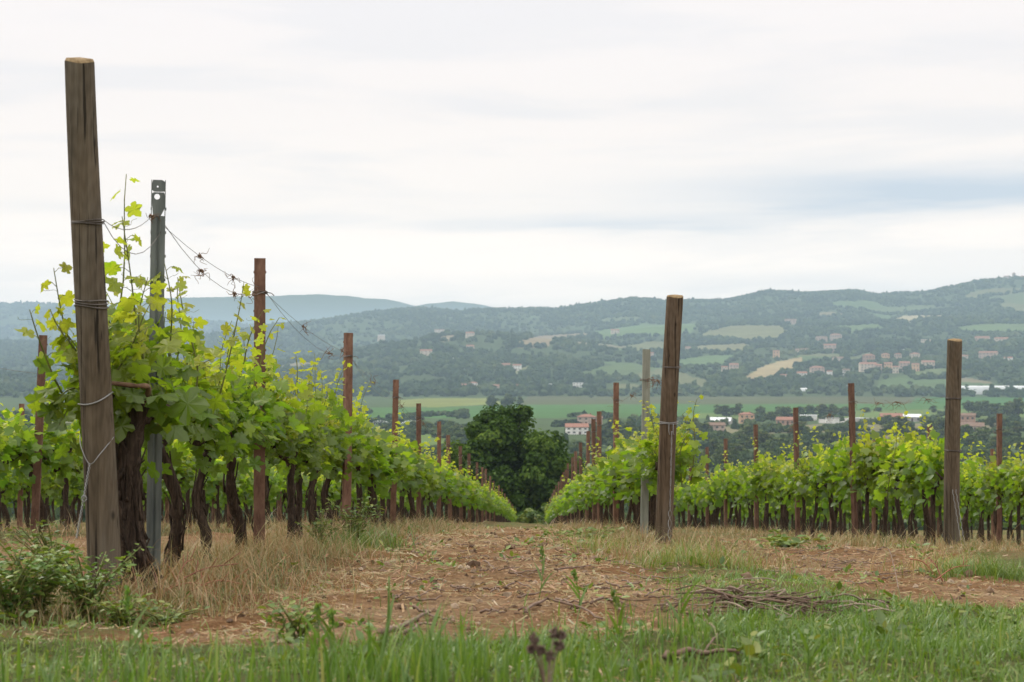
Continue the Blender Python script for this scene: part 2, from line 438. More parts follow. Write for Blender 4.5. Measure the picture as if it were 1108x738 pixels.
# ------------------------------------------------------------------ ground of the vineyard
GY = np.array([-400, -60, -20, 0, 3.6, 6.2, 9.67, 14.15, 18.8, 23, 27.9, 36.4, 46.3, 67, 82, 103, 120, 140, 200, 300, 420, 520, 3000.])
GZ = np.array([3.0, 2.4, 0.9, -.46, -.74, -.92, -1.20, -1.575, -1.975, -2.42, -2.86, -3.69, -4.66, -6.66, -8.2, -10.47, -12.3, -14.6, -21.5, -33, -42.5, -45, -45.])
ROWDIR = (578 - CX) / F
ROWS = [-13.1, -10.25, -7.4, -4.52, -1.67, 1.12, 4.15, 6.97, 9.8, 12.6]
def rowx(k, y): return ROWS[k] + ROWDIR * np.asarray(y, float)
def ground(x, y, fine=True):
    x = np.asarray(x, float); y = np.asarray(y, float)
    z = np.interp(y, GY, GZ)
    z = 0.5 * z + 0.25 * (np.interp(y - 0.8, GY, GZ) + np.interp(y + 0.8, GY, GZ))
    z = z - 0.034 * np.clip(x, 0, 14) * np.exp(-np.maximum(y - 60, 0) / 60)
    if fine:
        near = np.exp(-np.maximum(np.abs(y - 8) - 60, 0) / 20)
        rx = x - ROWDIR * y
        berm = np.zeros_like(z)
        for X in ROWS: berm = np.maximum(berm, np.exp(-((rx - X) / 0.38) ** 2))
        berm = berm * sstep(4.5, 7.5, y)
        z = z + near * (0.05 * berm + 0.10 * fbm(x * 0.35, y * 0.35, 2) + 0.045 * fbm(x * 2.2, y * 2.2, 3) + 0.018 * fbm(x * 9, y * 9, 2))
    return z
def gz(x, y): return float(ground(np.array([x]), np.array([y]))[0])
def turfmask(x, y):
    """1 where turf grows, 0 on the bare strips between the rows"""
    x = np.asarray(x, float); y = np.asarray(y, float)
    edge = np.interp(x, [-6, -2.2, -1.2, -0.2, 0.5, 1.1, 2.0, 3.2, 6], [6.0, 5.6, 4.95, 4.55, 4.75, 6.3, 7.1, 6.8, 8.0])
    edge = edge + 0.9 * fbm(x * 1.1 + 3, y * 0.8, 3)
    front = 1 - sstep(edge - 0.5, edge + 0.5, y)
    rx = x - ROWDIR * y
    d = np.min(np.stack([np.abs(rx - X) for X in ROWS]), 0)
    strip = (1 - sstep(0.35, 0.75, d)) * 0.55
    far = sstep(19, 30, y) * 0.55
    return np.clip(np.maximum(front, np.maximum(strip, far)) + 0.25 * fbm(x * 1.6, y * 1.6, 3), 0, 1)
def axis(parts):
    out = []
    for a, b_, n in parts: out.append(np.linspace(a, b_, n, endpoint=False))
    return np.concatenate(out + [[parts[-1][1]]])
gx = axis([(-160, -40, 16), (-40, -9, 40), (-9, -4, 45), (-4, 5, 150), (5, 12, 60), (12, 40, 36), (40, 160, 16)])
gy = axis([(-120, -10, 20), (-10, 2.2, 40), (2.2, 12, 180), (12, 24, 120), (24, 60, 90), (60, 140, 60), (140, 230, 25)])
XX, YY = np.meshgrid(gx, gy)
ZZ = ground(XX, YY)
nx, ny = len(gx), len(gy)
ii = np.arange(ny - 1)[:, None] * nx; jj = np.arange(nx - 1)[None]
Q = np.stack([ii + jj, ii + jj + 1, ii + nx + jj + 1, ii + nx + jj], -1).reshape(-1, 4)
gm = MB(); gm.add(np.stack([XX, YY, ZZ], -1).reshape(-1, 3), Q, turfmask(XX, YY).ravel())
tag(gm.build('vineyard_ground', M['soil']), kind='structure')

# ------------------------------------------------------------------ valley floor, hills and far mountains: one polar sheet
L3p = ([-300, 0, 200, 260, 300, 400, 450, 480, 520, 560, 600, 640, 700, 850, 1108, 1400], [412, 408, 404, 400, 394, 378, 369, 362, 362, 365, 369, 372, 374, 374, 368, 368])
DIPp = ([-300, 0, 300, 600, 640, 700, 800, 1108, 1400], [398, 394, 392, 368, 364, 357, 353, 349, 349])
L2p = ([-300, 0, 100, 200, 250, 300, 350, 400, 450, 500, 560, 600, 640, 680, 720, 760, 790, 830, 870, 900, 920, 950, 1000, 1050, 1080, 1108, 1200, 1400],
       [372, 371, 370, 368, 361, 352, 348, 339, 335, 337, 335, 334, 331, 326, 329, 327, 326, 317, 321, 319, 317, 322, 319, 309, 305, 304, 300, 310])
L1p = ([-300, 0, 50, 100, 140, 190, 240, 300, 400, 1400], [336, 334, 333, 338, 343, 350, 354, 360, 366, 366])
L0p = ([-300, 0, 120, 170, 200, 240, 300, 340, 380, 420, 450, 470, 490, 520, 545, 600, 1400], [345, 336, 332, 326, 323, 323, 322, 319, 321, 326, 332, 329, 327, 330, 334, 340, 345])
def hillz(px, r):
    px = np.asarray(px, float); r = np.asarray(r, float)
    e = lambda tab, R_: (HY - np.interp(px, *tab)) / F * R_
    K = np.array([2230., 2900, 3600, 4300, 5600, 6700, 9000, 11000, 17000, 19000])
    Z = np.stack([np.full_like(px, -45.), -0.55 * np.interp(px, [0, 1108], [36, 30]) + 0.25 * (e(L3p, 2900) + 22), e(L3p, 3600), e(DIPp, 4300), e(L2p, 5600), e(L2p, 5600) * 0.45 - 30,
                  e(L1p, 9000), e(L1p, 9000) * 0.5, e(L0p, 17000), e(L0p, 17000) * 0.6])
    k = np.clip(np.searchsorted(K, r) - 1, 0, len(K) - 2)
    f = np.clip((r - K[k]) / (K[k + 1] - K[k]), 0, 1); f = 0.35 * f + 0.65 * f * f * (3 - 2 * f)
    i = np.arange(len(px))
    z = Z[k, i] * (1 - f) + Z[k + 1, i] * f
    side = 1 - sstep(1500, 2600, np.abs(px - CX))
    return np.where(r > 2230, -45 + (z + 45) * side, -45)
def terrain(px, r):
    """height of the country beyond the vineyard, by bearing (as a photo column) and distance"""
    px = np.asarray(px, float); r = np.asarray(r, float)
    th = np.arctan((px - CX) / F); x = r * np.sin(th); y = r * np.cos(th)
    return terr_xy(x, y, px, r)
def terr_xy(x, y, px, r):
    base = ground(x, y, False) - 0.5 * (r < 260)
    amp = np.interp(r, [2100, 2900, 3600, 5600, 9000, 17000], [0, 9, 16, 16, 40, 30])
    nz = fbm(x / 420, y / 420, 5) * amp
    flatn = np.interp(r, [400, 900, 2200], [0, 1.5, 1.5]) * fbm(x / 200, y / 200, 3)
    return np.where(r > 2230, hillz(px, r) + nz, base + flatn)
th1 = np.concatenate([np.linspace(-PI, -0.62, 40, endpoint=False), np.linspace(-0.62, -0.34, 50, endpoint=False), np.linspace(-0.34, 0.34, 680, endpoint=False), np.linspace(0.34, 0.62, 50, endpoint=False), np.linspace(0.62, PI, 41)])
rr = np.concatenate([np.linspace(150, 700, 24, endpoint=False), np.linspace(700, 1300, 50, endpoint=False), np.linspace(1300, 2230, 75, endpoint=False),
                     np.linspace(2230, 5900, 230, endpoint=False), np.linspace(5900, 9500, 50, endpoint=False), np.linspace(9500, 19000, 50)])
TT, RR = np.meshgrid(th1, rr)
px_g = np.where(np.abs(TT) < 1.2, CX + F * np.tan(np.clip(TT, -1.2, 1.2)), 1e5)
tx = RR * np.sin(TT); ty = RR * np.cos(TT)
tz = terr_xy(tx.ravel(), ty.ravel(), px_g.ravel(), RR.ravel()).reshape(RR.shape)
# land cover by where each place is seen in the photograph (a map of the fields)
py_g = HY - F * tz / np.maximum(ty, 1)
def inpoly(px, py, poly):
    inside = np.zeros(px.shape, bool); n = len(poly)
    for a in range(n):
        x0, y0 = poly[a]; x1, y1 = poly[(a + 1) % n]
        if y0 == y1: continue
        c = ((y0 > py) != (y1 > py)) & (px < (x1 - x0) * (py - y0) / (y1 - y0) + x0)
        inside ^= c
    return inside
WOODC = (0.050, 0.072, 0.026)
FIELDS = [  # polygon in the photo, colour, nearest and farthest distance
    ([(-200, 428.8), (1400, 428.8), (1400, 560), (-200, 560)], (0.085, 0.125, 0.045), 300, 2240),
    ([(395, 441), (470, 441), (560, 438), (760, 437), (1000, 437), (1200, 434), (1200, 446), (760, 452), (395, 452)], (0.085, 0.185, 0.045), 900, 2240),
    ([(430, 433), (472, 430.5), (530, 430.5), (546, 437), (470, 441), (430, 440)], (0.24, 0.27, 0.07), 900, 2240),
    ([(572, 428), (1010, 428), (1005, 437), (560, 438)], (0.115, 0.125, 0.055), 900, 2260),
    ([(990, 430), (1200, 428), (1200, 436), (985, 437)], (0.07, 0.17, 0.045), 900, 2260),
    ([(740, 447), (1000, 443), (1200, 441), (1200, 452), (740, 453)], (0.16, 0.23, 0.065), 900, 2240),
    ([(770, 462), (900, 459), (1100, 457), (1100, 463), (900, 468), (770, 470)], (0.24, 0.22, 0.12), 700, 2240),
    ([(885, 453), (950, 452), (950, 457), (885, 458)], (0.42, 0.40, 0.36), 700, 2240),
    ([(840, 476), (960, 470), (960, 478), (850, 484)], (0.24, 0.20, 0.12), 700, 2240),
    ([(370, 470), (500, 462), (500, 480), (370, 490)], (0.16, 0.24, 0.06), 500, 2240),
    ([(803, 411), (820, 399), (840, 391), (868, 386), (868, 395), (850, 402), (838, 410), (815, 416)], (0.42, 0.33, 0.17), 2300, 5200),
    ([(752, 366), (770, 357), (792, 352), (846, 352), (856, 361), (842, 367), (800, 369)], (0.20, 0.20, 0.085), 2300, 5200),
    ([(752, 374), (806, 371), (818, 377), (788, 381), (752, 380)], (0.23, 0.22, 0.10), 2300, 5200),
    ([(640, 358), (690, 352), (756, 350), (748, 360), (700, 364), (652, 368)], (0.13, 0.20, 0.065), 2300, 5200),
    ([(730, 390), (770, 384), (803, 383), (790, 393), (752, 399), (730, 400)], (0.13, 0.20, 0.07), 2300, 5200),
    ([(620, 405), (650, 396), (690, 393), (716, 399), (680, 406)], (0.12, 0.17, 0.06), 2300, 5200),
    ([(552, 371), (585, 363), (640, 360), (642, 364), (600, 369), (592, 376), (560, 376)], (0.30, 0.23, 0.13), 2300, 5200),
    ([(548, 408), (556, 400), (568, 396), (582, 397), (572, 404), (556, 411)], (0.26, 0.27, 0.12), 2300, 5200),
    ([(678, 374), (705, 369), (724, 370), (722, 381), (690, 383)], (0.19, 0.20, 0.085), 2300, 5200),
    ([(962, 347), (978, 341), (1044, 341), (1048, 345), (1000, 346), (980, 350)], (0.44, 0.38, 0.22), 2300, 5500),
    ([(1020, 356), (1060, 350), (1200, 350), (1200, 360), (1050, 363)], (0.14, 0.20, 0.07), 2300, 5500),
    ([(892, 353), (950, 350), (962, 356), (920, 360)], (0.13, 0.19, 0.065), 2300, 5500),
    ([(905, 391), (930, 383), (950, 379), (950, 384), (925, 394)], (0.15, 0.18, 0.075), 2300, 5500),
    ([(465, 366), (490, 362), (500, 366), (480, 370)], (0.30, 0.24, 0.15), 2300, 5200),
    ([(445, 384), (470, 380), (480, 385), (460, 390)], (0.18, 0.19, 0.09), 2300, 5200),
    ([(10, 366), (40, 362), (80, 364), (60, 371)], (0.26, 0.24, 0.15), 2300, 6500),
    ([(980, 402), (1020, 398), (1060, 402), (1040, 409), (990, 411)], (0.15, 0.19, 0.07), 2300, 5500),
    ([(640, 345), (690, 342), (700, 346), (650, 349)], (0.13, 0.16, 0.06), 3800, 5800),
    ([(930, 335), (1000, 330), (1050, 334), (960, 341)], (0.13, 0.17, 0.07), 4200, 5800),
    ([(1060, 322), (1108, 316), (1160, 318), (1110, 330)], (0.13, 0.17, 0.07), 4200, 5800)]
land = np.empty(RR.shape + (4,)); land[...] = WOODC + (1,)
wood = np.ones(RR.shape, bool)
jx = px_g + 2.0 * fbm(tx / 60, ty / 60, 3); jy = py_g + 0.7 * fbm(tx / 60 + 9, ty / 60, 3)
for poly, col, r0, r1 in FIELDS:
    k = inpoly(jx, jy, poly) & (RR > r0) & (RR < r1) & (np.abs(TT) < 0.6)
    land[k] = tuple(.70 * q for q in col) + (1,); wood[k] = False
pat = fbm(tx / 210 + 31, ty / 400 + 7, 3); pick = fbm(tx / 900 + 3, ty / 900, 2)
k = wood & (pat > np.where(px_g > 560, .30, .48)) & (RR > 2380) & (RR < 5200) & (np.abs(TT) < .5)
wood[k] = False; land[k] = (.078, .118, .042, 1); land[k & (pick > .12)] = (.12, .125, .055, 1); land[k & (pick < -.22)] = (.18, .155, .09, 1)
k = (RR < 2240) & (np.abs(TT) >= 0.6); land[k] = (0.085, 0.125, 0.045, 1); wood[k] = False
k = RR < 900
wood[k] = False
k = (RR < 640); land[k] = (0.052, 0.072, 0.028, 1); wood[(RR > 230) & (RR < 640) & (np.abs(TT) < .5)] = True
nr, na = RR.shape
ii = np.arange(nr - 1)[:, None] * na; jj = np.arange(na - 1)[None]
Q = np.stack([ii + jj, ii + na + jj, ii + na + jj + 1, ii + jj + 1], -1).reshape(-1, 4)[:, ::-1]
tm = MB(); tm.add(np.stack([tx, ty, tz], -1).reshape(-1, 3), Q)
hills = tm.build('valley_and_hills', M['land'])
ca = hills.data.color_attributes.new('land', 'FLOAT_COLOR', 'POINT'); ca.data.foreach_set('color', land.ravel())
tag(hills, kind='structure')

# haze between here and the far ridges
hm = MB(); box(hm, (-13000, -600, -60), (13000, 20500, 330))
m, t, out = mat('valley_haze')
pv = t.nodes.new('ShaderNodeVolumePrincipled')
pv.inputs['Color'].default_value = (0.62, 0.81, 1.0, 1); pv.inputs['Density'].default_value = 0.00012; pv.inputs['Anisotropy'].default_value = 0.0
t.links.new(pv.outputs[0], out.inputs['Volume'])
hz = hm.build('haze', m, smooth=False); tag(hz, kind='stuff')

# ------------------------------------------------------------------ woods on the hills (one far-off mass of trees)
def ico():
    f = (1 + 5 ** 0.5) / 2
    v = unit(np.array([(-1,f,0),(1,f,0),(-1,-f,0),(1,-f,0),(0,-1,f),(0,1,f),(0,-1,-f),(0,1,-f),(f,0,-1),(f,0,1),(-f,0,-1),(-f,0,1)], float))
    fc = [(0,11,5),(0,5,1),(0,1,7),(0,7,10),(0,10,11),(1,5,9),(5,11,4),(11,10,2),(10,7,6),(7,1,8),(3,9,4),(3,4,2),(3,2,6),(3,6,8),(3,8,9),(4,9,5),(2,4,11),(6,2,10),(8,6,7),(9,8,1)]
    V = list(map(tuple, v)); cache = {}; F2 = []
    def mid(a, b_):
        k = (min(a, b_), max(a, b_))
        if k not in cache:
            p = unit((np.array(V[a]) + np.array(V[b_]))); V.append(tuple(p)); cache[k] = len(V) - 1
        return cache[k]
    for a, b_, c_ in fc:
        x, y, z = mid(a, b_), mid(b_, c_), mid(c_, a)
        F2 += [(a, x, z), (b_, y, x), (c_, z, y), (x, y, z)]
    return np.array(V), np.array(F2)
IV, IF = ico()
wood_idx = np.argwhere(wood & (((RR > 900) & (RR < 9200)) | ((RR > 230) & (RR < 640))) & (px_g > -250) & (px_g < 1360))
dens = rng.random(len(wood_idx))
cellA = RR[wood_idx[:, 0], wood_idx[:, 1]]
cellA = cellA * 0.001 * np.gradient(rr)[wood_idx[:, 0]]          # cell area, m2
clus = fbm(tx[wood_idx[:, 0], wood_idx[:, 1]] / 160, ty[wood_idx[:, 0], wood_idx[:, 1]] / 160, 3)
rw = RR[wood_idx[:, 0], wood_idx[:, 1]]
pk = cellA / np.where(rw < 700, 45, np.where(rw < 2300, 300, np.where(rw < 6000, 290, 900))) * np.where(clus > -0.12, 1.0, 0.25)
cnt = rng.poisson(np.clip(pk, 0, 6))
idx = np.repeat(wood_idx, cnt, 0)
ra = RR[idx[:, 0], idx[:, 1]] + rng.uniform(-1, 1, len(idx)) * np.gradient(rr)[idx[:, 0]] * 0.6
ta = TT[idx[:, 0], idx[:, 1]] + rng.uniform(-0.0006, 0.0006, len(idx))
pxa = CX + F * np.tan(ta)
xa, ya = ra * np.sin(ta), ra * np.cos(ta); za = terr_xy(xa, ya, pxa, ra)
# hedges and lone trees round the fields
hx, hy = [], []
for poly, col, r0, r1 in FIELDS[11:]:
    P = np.array(poly + [poly[0]], float)
    for a, b_ in zip(P[:-1], P[1:]):
        if rng.random() < 0.4: continue
        n = int(np.hypot(*(b_ - a)) / 1.7) + 1
        f_ = rng.random(n)[:, None]; q = a + (b_ - a) * f_ + rng.normal(size=(n, 2)) * (0.6, 0.35)
        hx += list(q[:, 0]); hy += list(q[:, 1])
def on_terrain(px, py, r0, r1):
    """the place on the hills that the photo shows at this pixel"""
    r = np.linspace(r0, r1, 700); z = terrain(np.full(700, px), r)
    e = z / (r * np.cos(np.arctan((px - CX) / F)))
    tgt = (HY - py) / F
    k = np.argmax(e >= tgt) if (e >= tgt).any() else int(np.argmax(e))
    return r[k]
hr = np.array([on_terrain(a, b_, 2240, 5700) for a, b_ in zip(hx, hy)])
hx = np.array(hx); hth = np.arctan((hx - CX) / F)
xa = np.concatenate([xa, hr * np.sin(hth)]); ya = np.concatenate([ya, hr * np.cos(hth)])
za = np.concatenate([za, terr_xy(hr * np.sin(hth), hr * np.cos(hth), hx, hr)]); ra = np.concatenate([ra, hr])
g5 = np.random.default_rng(55); nb_ = 260
bx = np.concatenate([g5.uniform(380, 500, 60), g5.uniform(600, 1115, nb_ - 60)]); bp = 446 + 66 * g5.random(nb_) ** .8; sl = g5.normal(0, .06, nb_); ln = g5.uniform(6, 34, nb_); sx, sp_ = [], []
for q in range(nb_):
    m_ = int(ln[q] * 1.1) + 3; tt_ = g5.uniform(-.5, .5, m_); sx += list(bx[q] + tt_ * ln[q]); sp_ += list(bp[q] + tt_ * ln[q] * sl[q] + g5.normal(0, .5, m_))
sx = np.array(sx); sr = 45 * F / (np.array(sp_) - HY); sr = np.maximum(sr, 640); st_ = np.arctan((sx - CX) / F)
keep = ~((xa / ya > (1034 - CX) / F) & (ra > 5250) & (ra < 5900) & (g5.random(len(xa)) < .6)); xa, ya, za, ra = xa[keep], ya[keep], za[keep], ra[keep]
xa = np.concatenate([xa, sr * np.sin(st_)]); ya = np.concatenate([ya, sr * np.cos(st_)]); za = np.concatenate([za, terr_xy(sr * np.sin(st_), sr * np.cos(st_), sx, sr)]); ra = np.concatenate([ra, sr])
n = len(xa); print('hill trees', n)
size = rng.uniform(3.6, 7.4, n) * np.where(ra > 6000, 1.8, 1.0) * np.where(ra < 2100, 0.42, 1.0)
tall = np.where(rng.random(n) < 0.06, 1.8, 1.0)
V = IV[None] * (1 + 0.28 * rng.normal(size=(n, len(IV), 1)).clip(-1.5, 1.5))
V = V * (size[:, None, None] * np.stack([np.ones(n) / tall**.7, np.ones(n) / tall**.7, 0.85 * tall], -1)[:, None, :])
V = V + np.stack([xa, ya, za + size * 0.6], -1)[:, None]
wmb = MB(); wmb.add(V.reshape(-1, 3), (IF[None] + (np.arange(n) * len(IV))[:, None, None]).reshape(-1, 3))
tag(wmb.build('hillside_woods', M['woods'], smooth=False), 'dark green woods, hedges and scrub over valley slopes and far hills', 'woods', kind='stuff')

# ------------------------------------------------------------------ trees
def blade_tpl():
    V = np.array([(0, -0.5, 0), (0.32, -0.1, 0.06), (0.25, 0.3, 0.03), (0, 0.55, -0.05), (-0.27, 0.25, 0.03), (-0.33, -0.12, 0.06)])
    return V, [np.array([[0, 1, 2, 3], [0, 3, 4, 5]])]
BV, BF = blade_tpl(); LV = np.zeros((1, 3))
def make_tree(name, H, W, nclump, per, leaf, mat_leaf, base=0.12, trunk_r=0.25, shape=1.0, seed=0, cl=.13):
    """trunk with limbs, crown of leaf clumps spread through the crown's volume; base at z=0"""
    g = np.random.default_rng(seed)
    root = empty(name, (0, 0, 0))
    tb = MB()
    top = H * 0.75
    P = polyline([(0, 0, -0.4), (g.normal()*.03*H, g.normal()*.02*H, H*.25), (g.normal()*.05*H, g.normal()*.03*H, H*.5), (g.normal()*.05*H, g.normal()*.04*H, top)], 10)
    tube(tb, P, np.linspace(trunk_r, trunk_r * .25, 10), 7, 0.05)
    # clump centres in an egg, more towards its outside
    u = unit(g.normal(size=(nclump, 3))); rad = g.random(nclump) ** 0.45
    zc = base * H + (H * (1 - base)) * 0.5
    Cc = u * rad[:, None] * np.array([W / 2 * .80, W / 2 * .80, H * (1 - base) * .43])
    f = (Cc[:, 2] / (H * (1 - base)) + .5)
    Cc[:, :2] *= (1 - 0.45 * shape * np.clip(f - .45, 0, 1) * 1.6)[:, None]
    Cc[:, 2] += zc
    root_b = tb
    for c_ in Cc[: min(nclump, 26)]:
        z0 = np.clip(c_[2] * 0.6, H * .12, top); k = np.argmin(abs(P[:, 2] - z0)); s = P[k]
        mid = (s + c_) / 2 + np.array([0, 0, 0.04 * H])
        tube(root_b, polyline([s, mid, c_], 5), np.linspace(trunk_r * .35, trunk_r * .06, 5), 5)
    tb.build('trunk', M['tree_bark'], root)
    cb = MB()
    n = nclump * per
    ci = np.repeat(np.arange(nclump), per)
    cs = g.uniform(.55, 1.25, nclump) * (W * cl)
    d = unit(g.normal(size=(n, 3))) * (g.random(n) ** .5)[:, None]
    d[:, 2] *= .75
    Pp = Cc[ci] + d * cs[ci][:, None]
    Pp[:, 2] = np.maximum(Pp[:, 2], .25)
    nrm = unit(d + np.array([0, 0, .6]) + g.normal(size=(n, 3)) * .5)
    D = unit(np.cross(nrm, g.normal(size=(n, 3))))
    age = np.clip(g.normal(.4, .28, nclump)[ci] + g.normal(0, .1, n), 0, 1)
    place(BV, BF, Pp, D, nrm, leaf * g.uniform(.6, 1.35, n), cb, age)
    cb.build('crown', mat_leaf, root, smooth=False)
    return root
# the broad tree at the bottom of the path
ty0 = 142.0
p = at(552, 500, ty0)
tree = make_tree('broadleaf_tree', 12.2, 15.2, 190, 330, 0.36, M['tree_leaf'], base=-0.04, trunk_r=.32, shape=.9, seed=5, cl=.088)
tree.location = (p[0], ty0, gz(p[0], ty0) - .3)
tag(tree, 'dense dark green tree closing the far end of the dirt path', 'tree')
# low pale scrub under it, at the end of the rows
for k, (px, yy, h_, w_) in enumerate([(528, 128, 2.0, 3.0), (596, 126, 2.4, 2.2), (606, 131, 3.4, 2.6), (574, 124, 1.5, 2.6)]):
    s = make_tree('shrub', h_, w_, 26, 90, .3, M['weed_leaf'], base=.0, trunk_r=.06, seed=40 + k)
    q = at(px, 560, yy); s.location = (q[0], yy, gz(q[0], yy))
    tag(s, ['low green shrub left of the dark tree at the path end', 'green shrub on the right flank of the dark tree', 'tall bright shrub between the dark tree and right vine row', 'smallest green shrub in front of the dark tree'][k], 'shrub', 'shrubs round the dark tree')
# valley trees, each a thing: column, foot row, height in px, width in px
protos = []
for k in range(6):
    kind = k % 3
    protos.append(make_tree('valley_tree', 10, [9.5, 7.5, 11.5][kind], [46, 34, 52][kind], 42, .85, M['far_leaf'], base=-.02, trunk_r=.3, shape=[.8, 1.0, .4][kind], seed=60 + k))
VT = [(551, 443, 18, 20), (533, 441, 15, 13), (562, 442, 14, 14), (545, 443, 12, 12),
      (497, 452, 6, 7), (510, 480, 23, 34), (492, 478, 18, 20), (524, 480, 18, 22), (478, 474, 14, 13), (461, 470, 12, 10), (443, 476, 10, 12), (450, 468, 9, 8),
      (652, 452, 9, 12), (664, 470, 22, 22), (682, 478, 26, 24), (690, 492, 20, 18), (650, 484, 16, 18), (750, 468, 18, 22), (742, 480, 16, 20),
      (786, 450, 14, 20), (799, 449, 15, 18), (776, 448, 12, 16), (823, 452, 15, 16), (834, 455, 12, 14), (849, 452, 14, 18), (864, 451, 15, 20), (876, 450, 14, 18), (888, 450, 15, 20), (899, 450, 15, 16), (842, 448, 10, 14),
      (868, 468, 14, 24), (880, 476, 15, 22), (898, 484, 22, 28), (886, 492, 16, 22), (854, 480, 12, 16), (836, 486, 14, 20), (818, 482, 12, 16), (800, 478, 12, 18), (792, 492, 16, 22),
      (915, 466, 10, 12), (930, 462, 8, 12), (960, 462, 15, 18), (974, 475, 26, 28), (986, 482, 26, 22), (1006, 474, 22, 22), (1018, 470, 20, 20), (1010, 488, 18, 22), (945, 486, 14, 20), (955, 492, 12, 18),
      (1048, 446, 14, 18), (1058, 446, 13, 16), (1066, 448, 16, 20), (1078, 450, 18, 20), (1090, 452, 20, 22), (1102, 452, 24, 22), (1074, 462, 14, 18), (1086, 468, 18, 18), (1100, 474, 20, 20), (1064, 478, 18, 24), (1080, 488, 20, 22), (1048, 486, 14, 20), (1104, 490, 20, 18),
      (936, 446, 7, 14), (950, 445, 6, 12), (914, 445, 7, 12), (1010, 446, 9, 14), (1024, 447, 10, 12), (812, 464, 9, 12), (764, 478, 12, 14), (776, 490, 14, 18),
      (1002, 423, 7, 12), (985, 427, 5, 8), (1044, 421, 8, 14), (1058, 420, 6, 10), (700, 430, 6, 12), (640, 430, 5, 10),
      (430, 462, 8, 10), (416, 470, 12, 14), (404, 478, 14, 16), (60, 470, 30, 40), (20, 474, 34, 44), (-10, 470, 30, 40), (212, 476, 24, 40), (262, 480, 20, 30), (330, 474, 18, 26), (300, 478, 20, 30)]
g7 = np.random.default_rng(77); NV0 = len(VT)
for _ in range(70):
    py_ = g7.uniform(470, 512); VT.append((g7.uniform(640, 1115), py_, g7.uniform(11, 17) * (1 + (py_ - 470) / 70), g7.uniform(18, 34)))
for _ in range(26):
    py_ = g7.uniform(462, 500); VT.append((g7.uniform(380, 500), py_, g7.uniform(8, 15), g7.uniform(14, 26)))
used = [False] * 6
SIDE = lambda px: 'left' if px < 400 else ('centre' if px < 720 else 'right')
def tree_label(i, px, py, h_, w_):
    if i >= NV0: return 'bushy tree in the scrub belt right of the path tree' if px > 600 else 'bushy tree in the scrub left of the path tree'
    if i < 4: return ['tallest of the dark trees clumped in the green field', 'leftmost tree of the clump in the green field', 'right-hand tree of the clump in the green field', 'lowest tree of the clump in the green field'][i]
    if i == 4: return 'lone round bush on the edge of the yellow field'
    if i < 12: return 'rounded dark tree beside the field left of the big path tree'
    if i < 19: return 'green tree rising behind the right vine row near the red roofs'
    if i < 30: return 'dark tree in the row behind the orange valley house'
    if i < 39: return 'bushy green tree in front of the low brick houses'
    if i < 49: return 'dark bushy tree near the long pink valley house'
    if i < 62: return 'dark tree in the grove at the right edge of the valley'
    if i < 70: return 'small distant tree among the valley plots'
    if i < 76: return 'tiny tree on the far edge of the olive field'
    return 'far dark tree seen over the left vine row'
for i, (px, py, h_, w_) in enumerate(VT):
    r = 45 * F / (py - HY)
    k = (i * 5 + (i // 3)) % 6
    if not used[k]: o = protos[k]; used[k] = True
    else: o = copy_tree(protos[k])
    r = max(r, 640); q = at(px, HY, r); hh = h_ * r / F; ww = w_ * r / F
    z = float(terr_xy(np.array([q[0]]), np.array([r]), np.array([px]), np.array([math.hypot(q[0], r)]))[0])
    o.location = (q[0], r, z - .6); o.rotation_euler = (0, 0, rng.uniform(0, 6.28))
    o.scale = (ww / 9.0, ww / 9.0, hh / 10.0)
    tag(o, tree_label(i, px, py, h_, w_), 'tree', 'trees scattered over the valley floor')

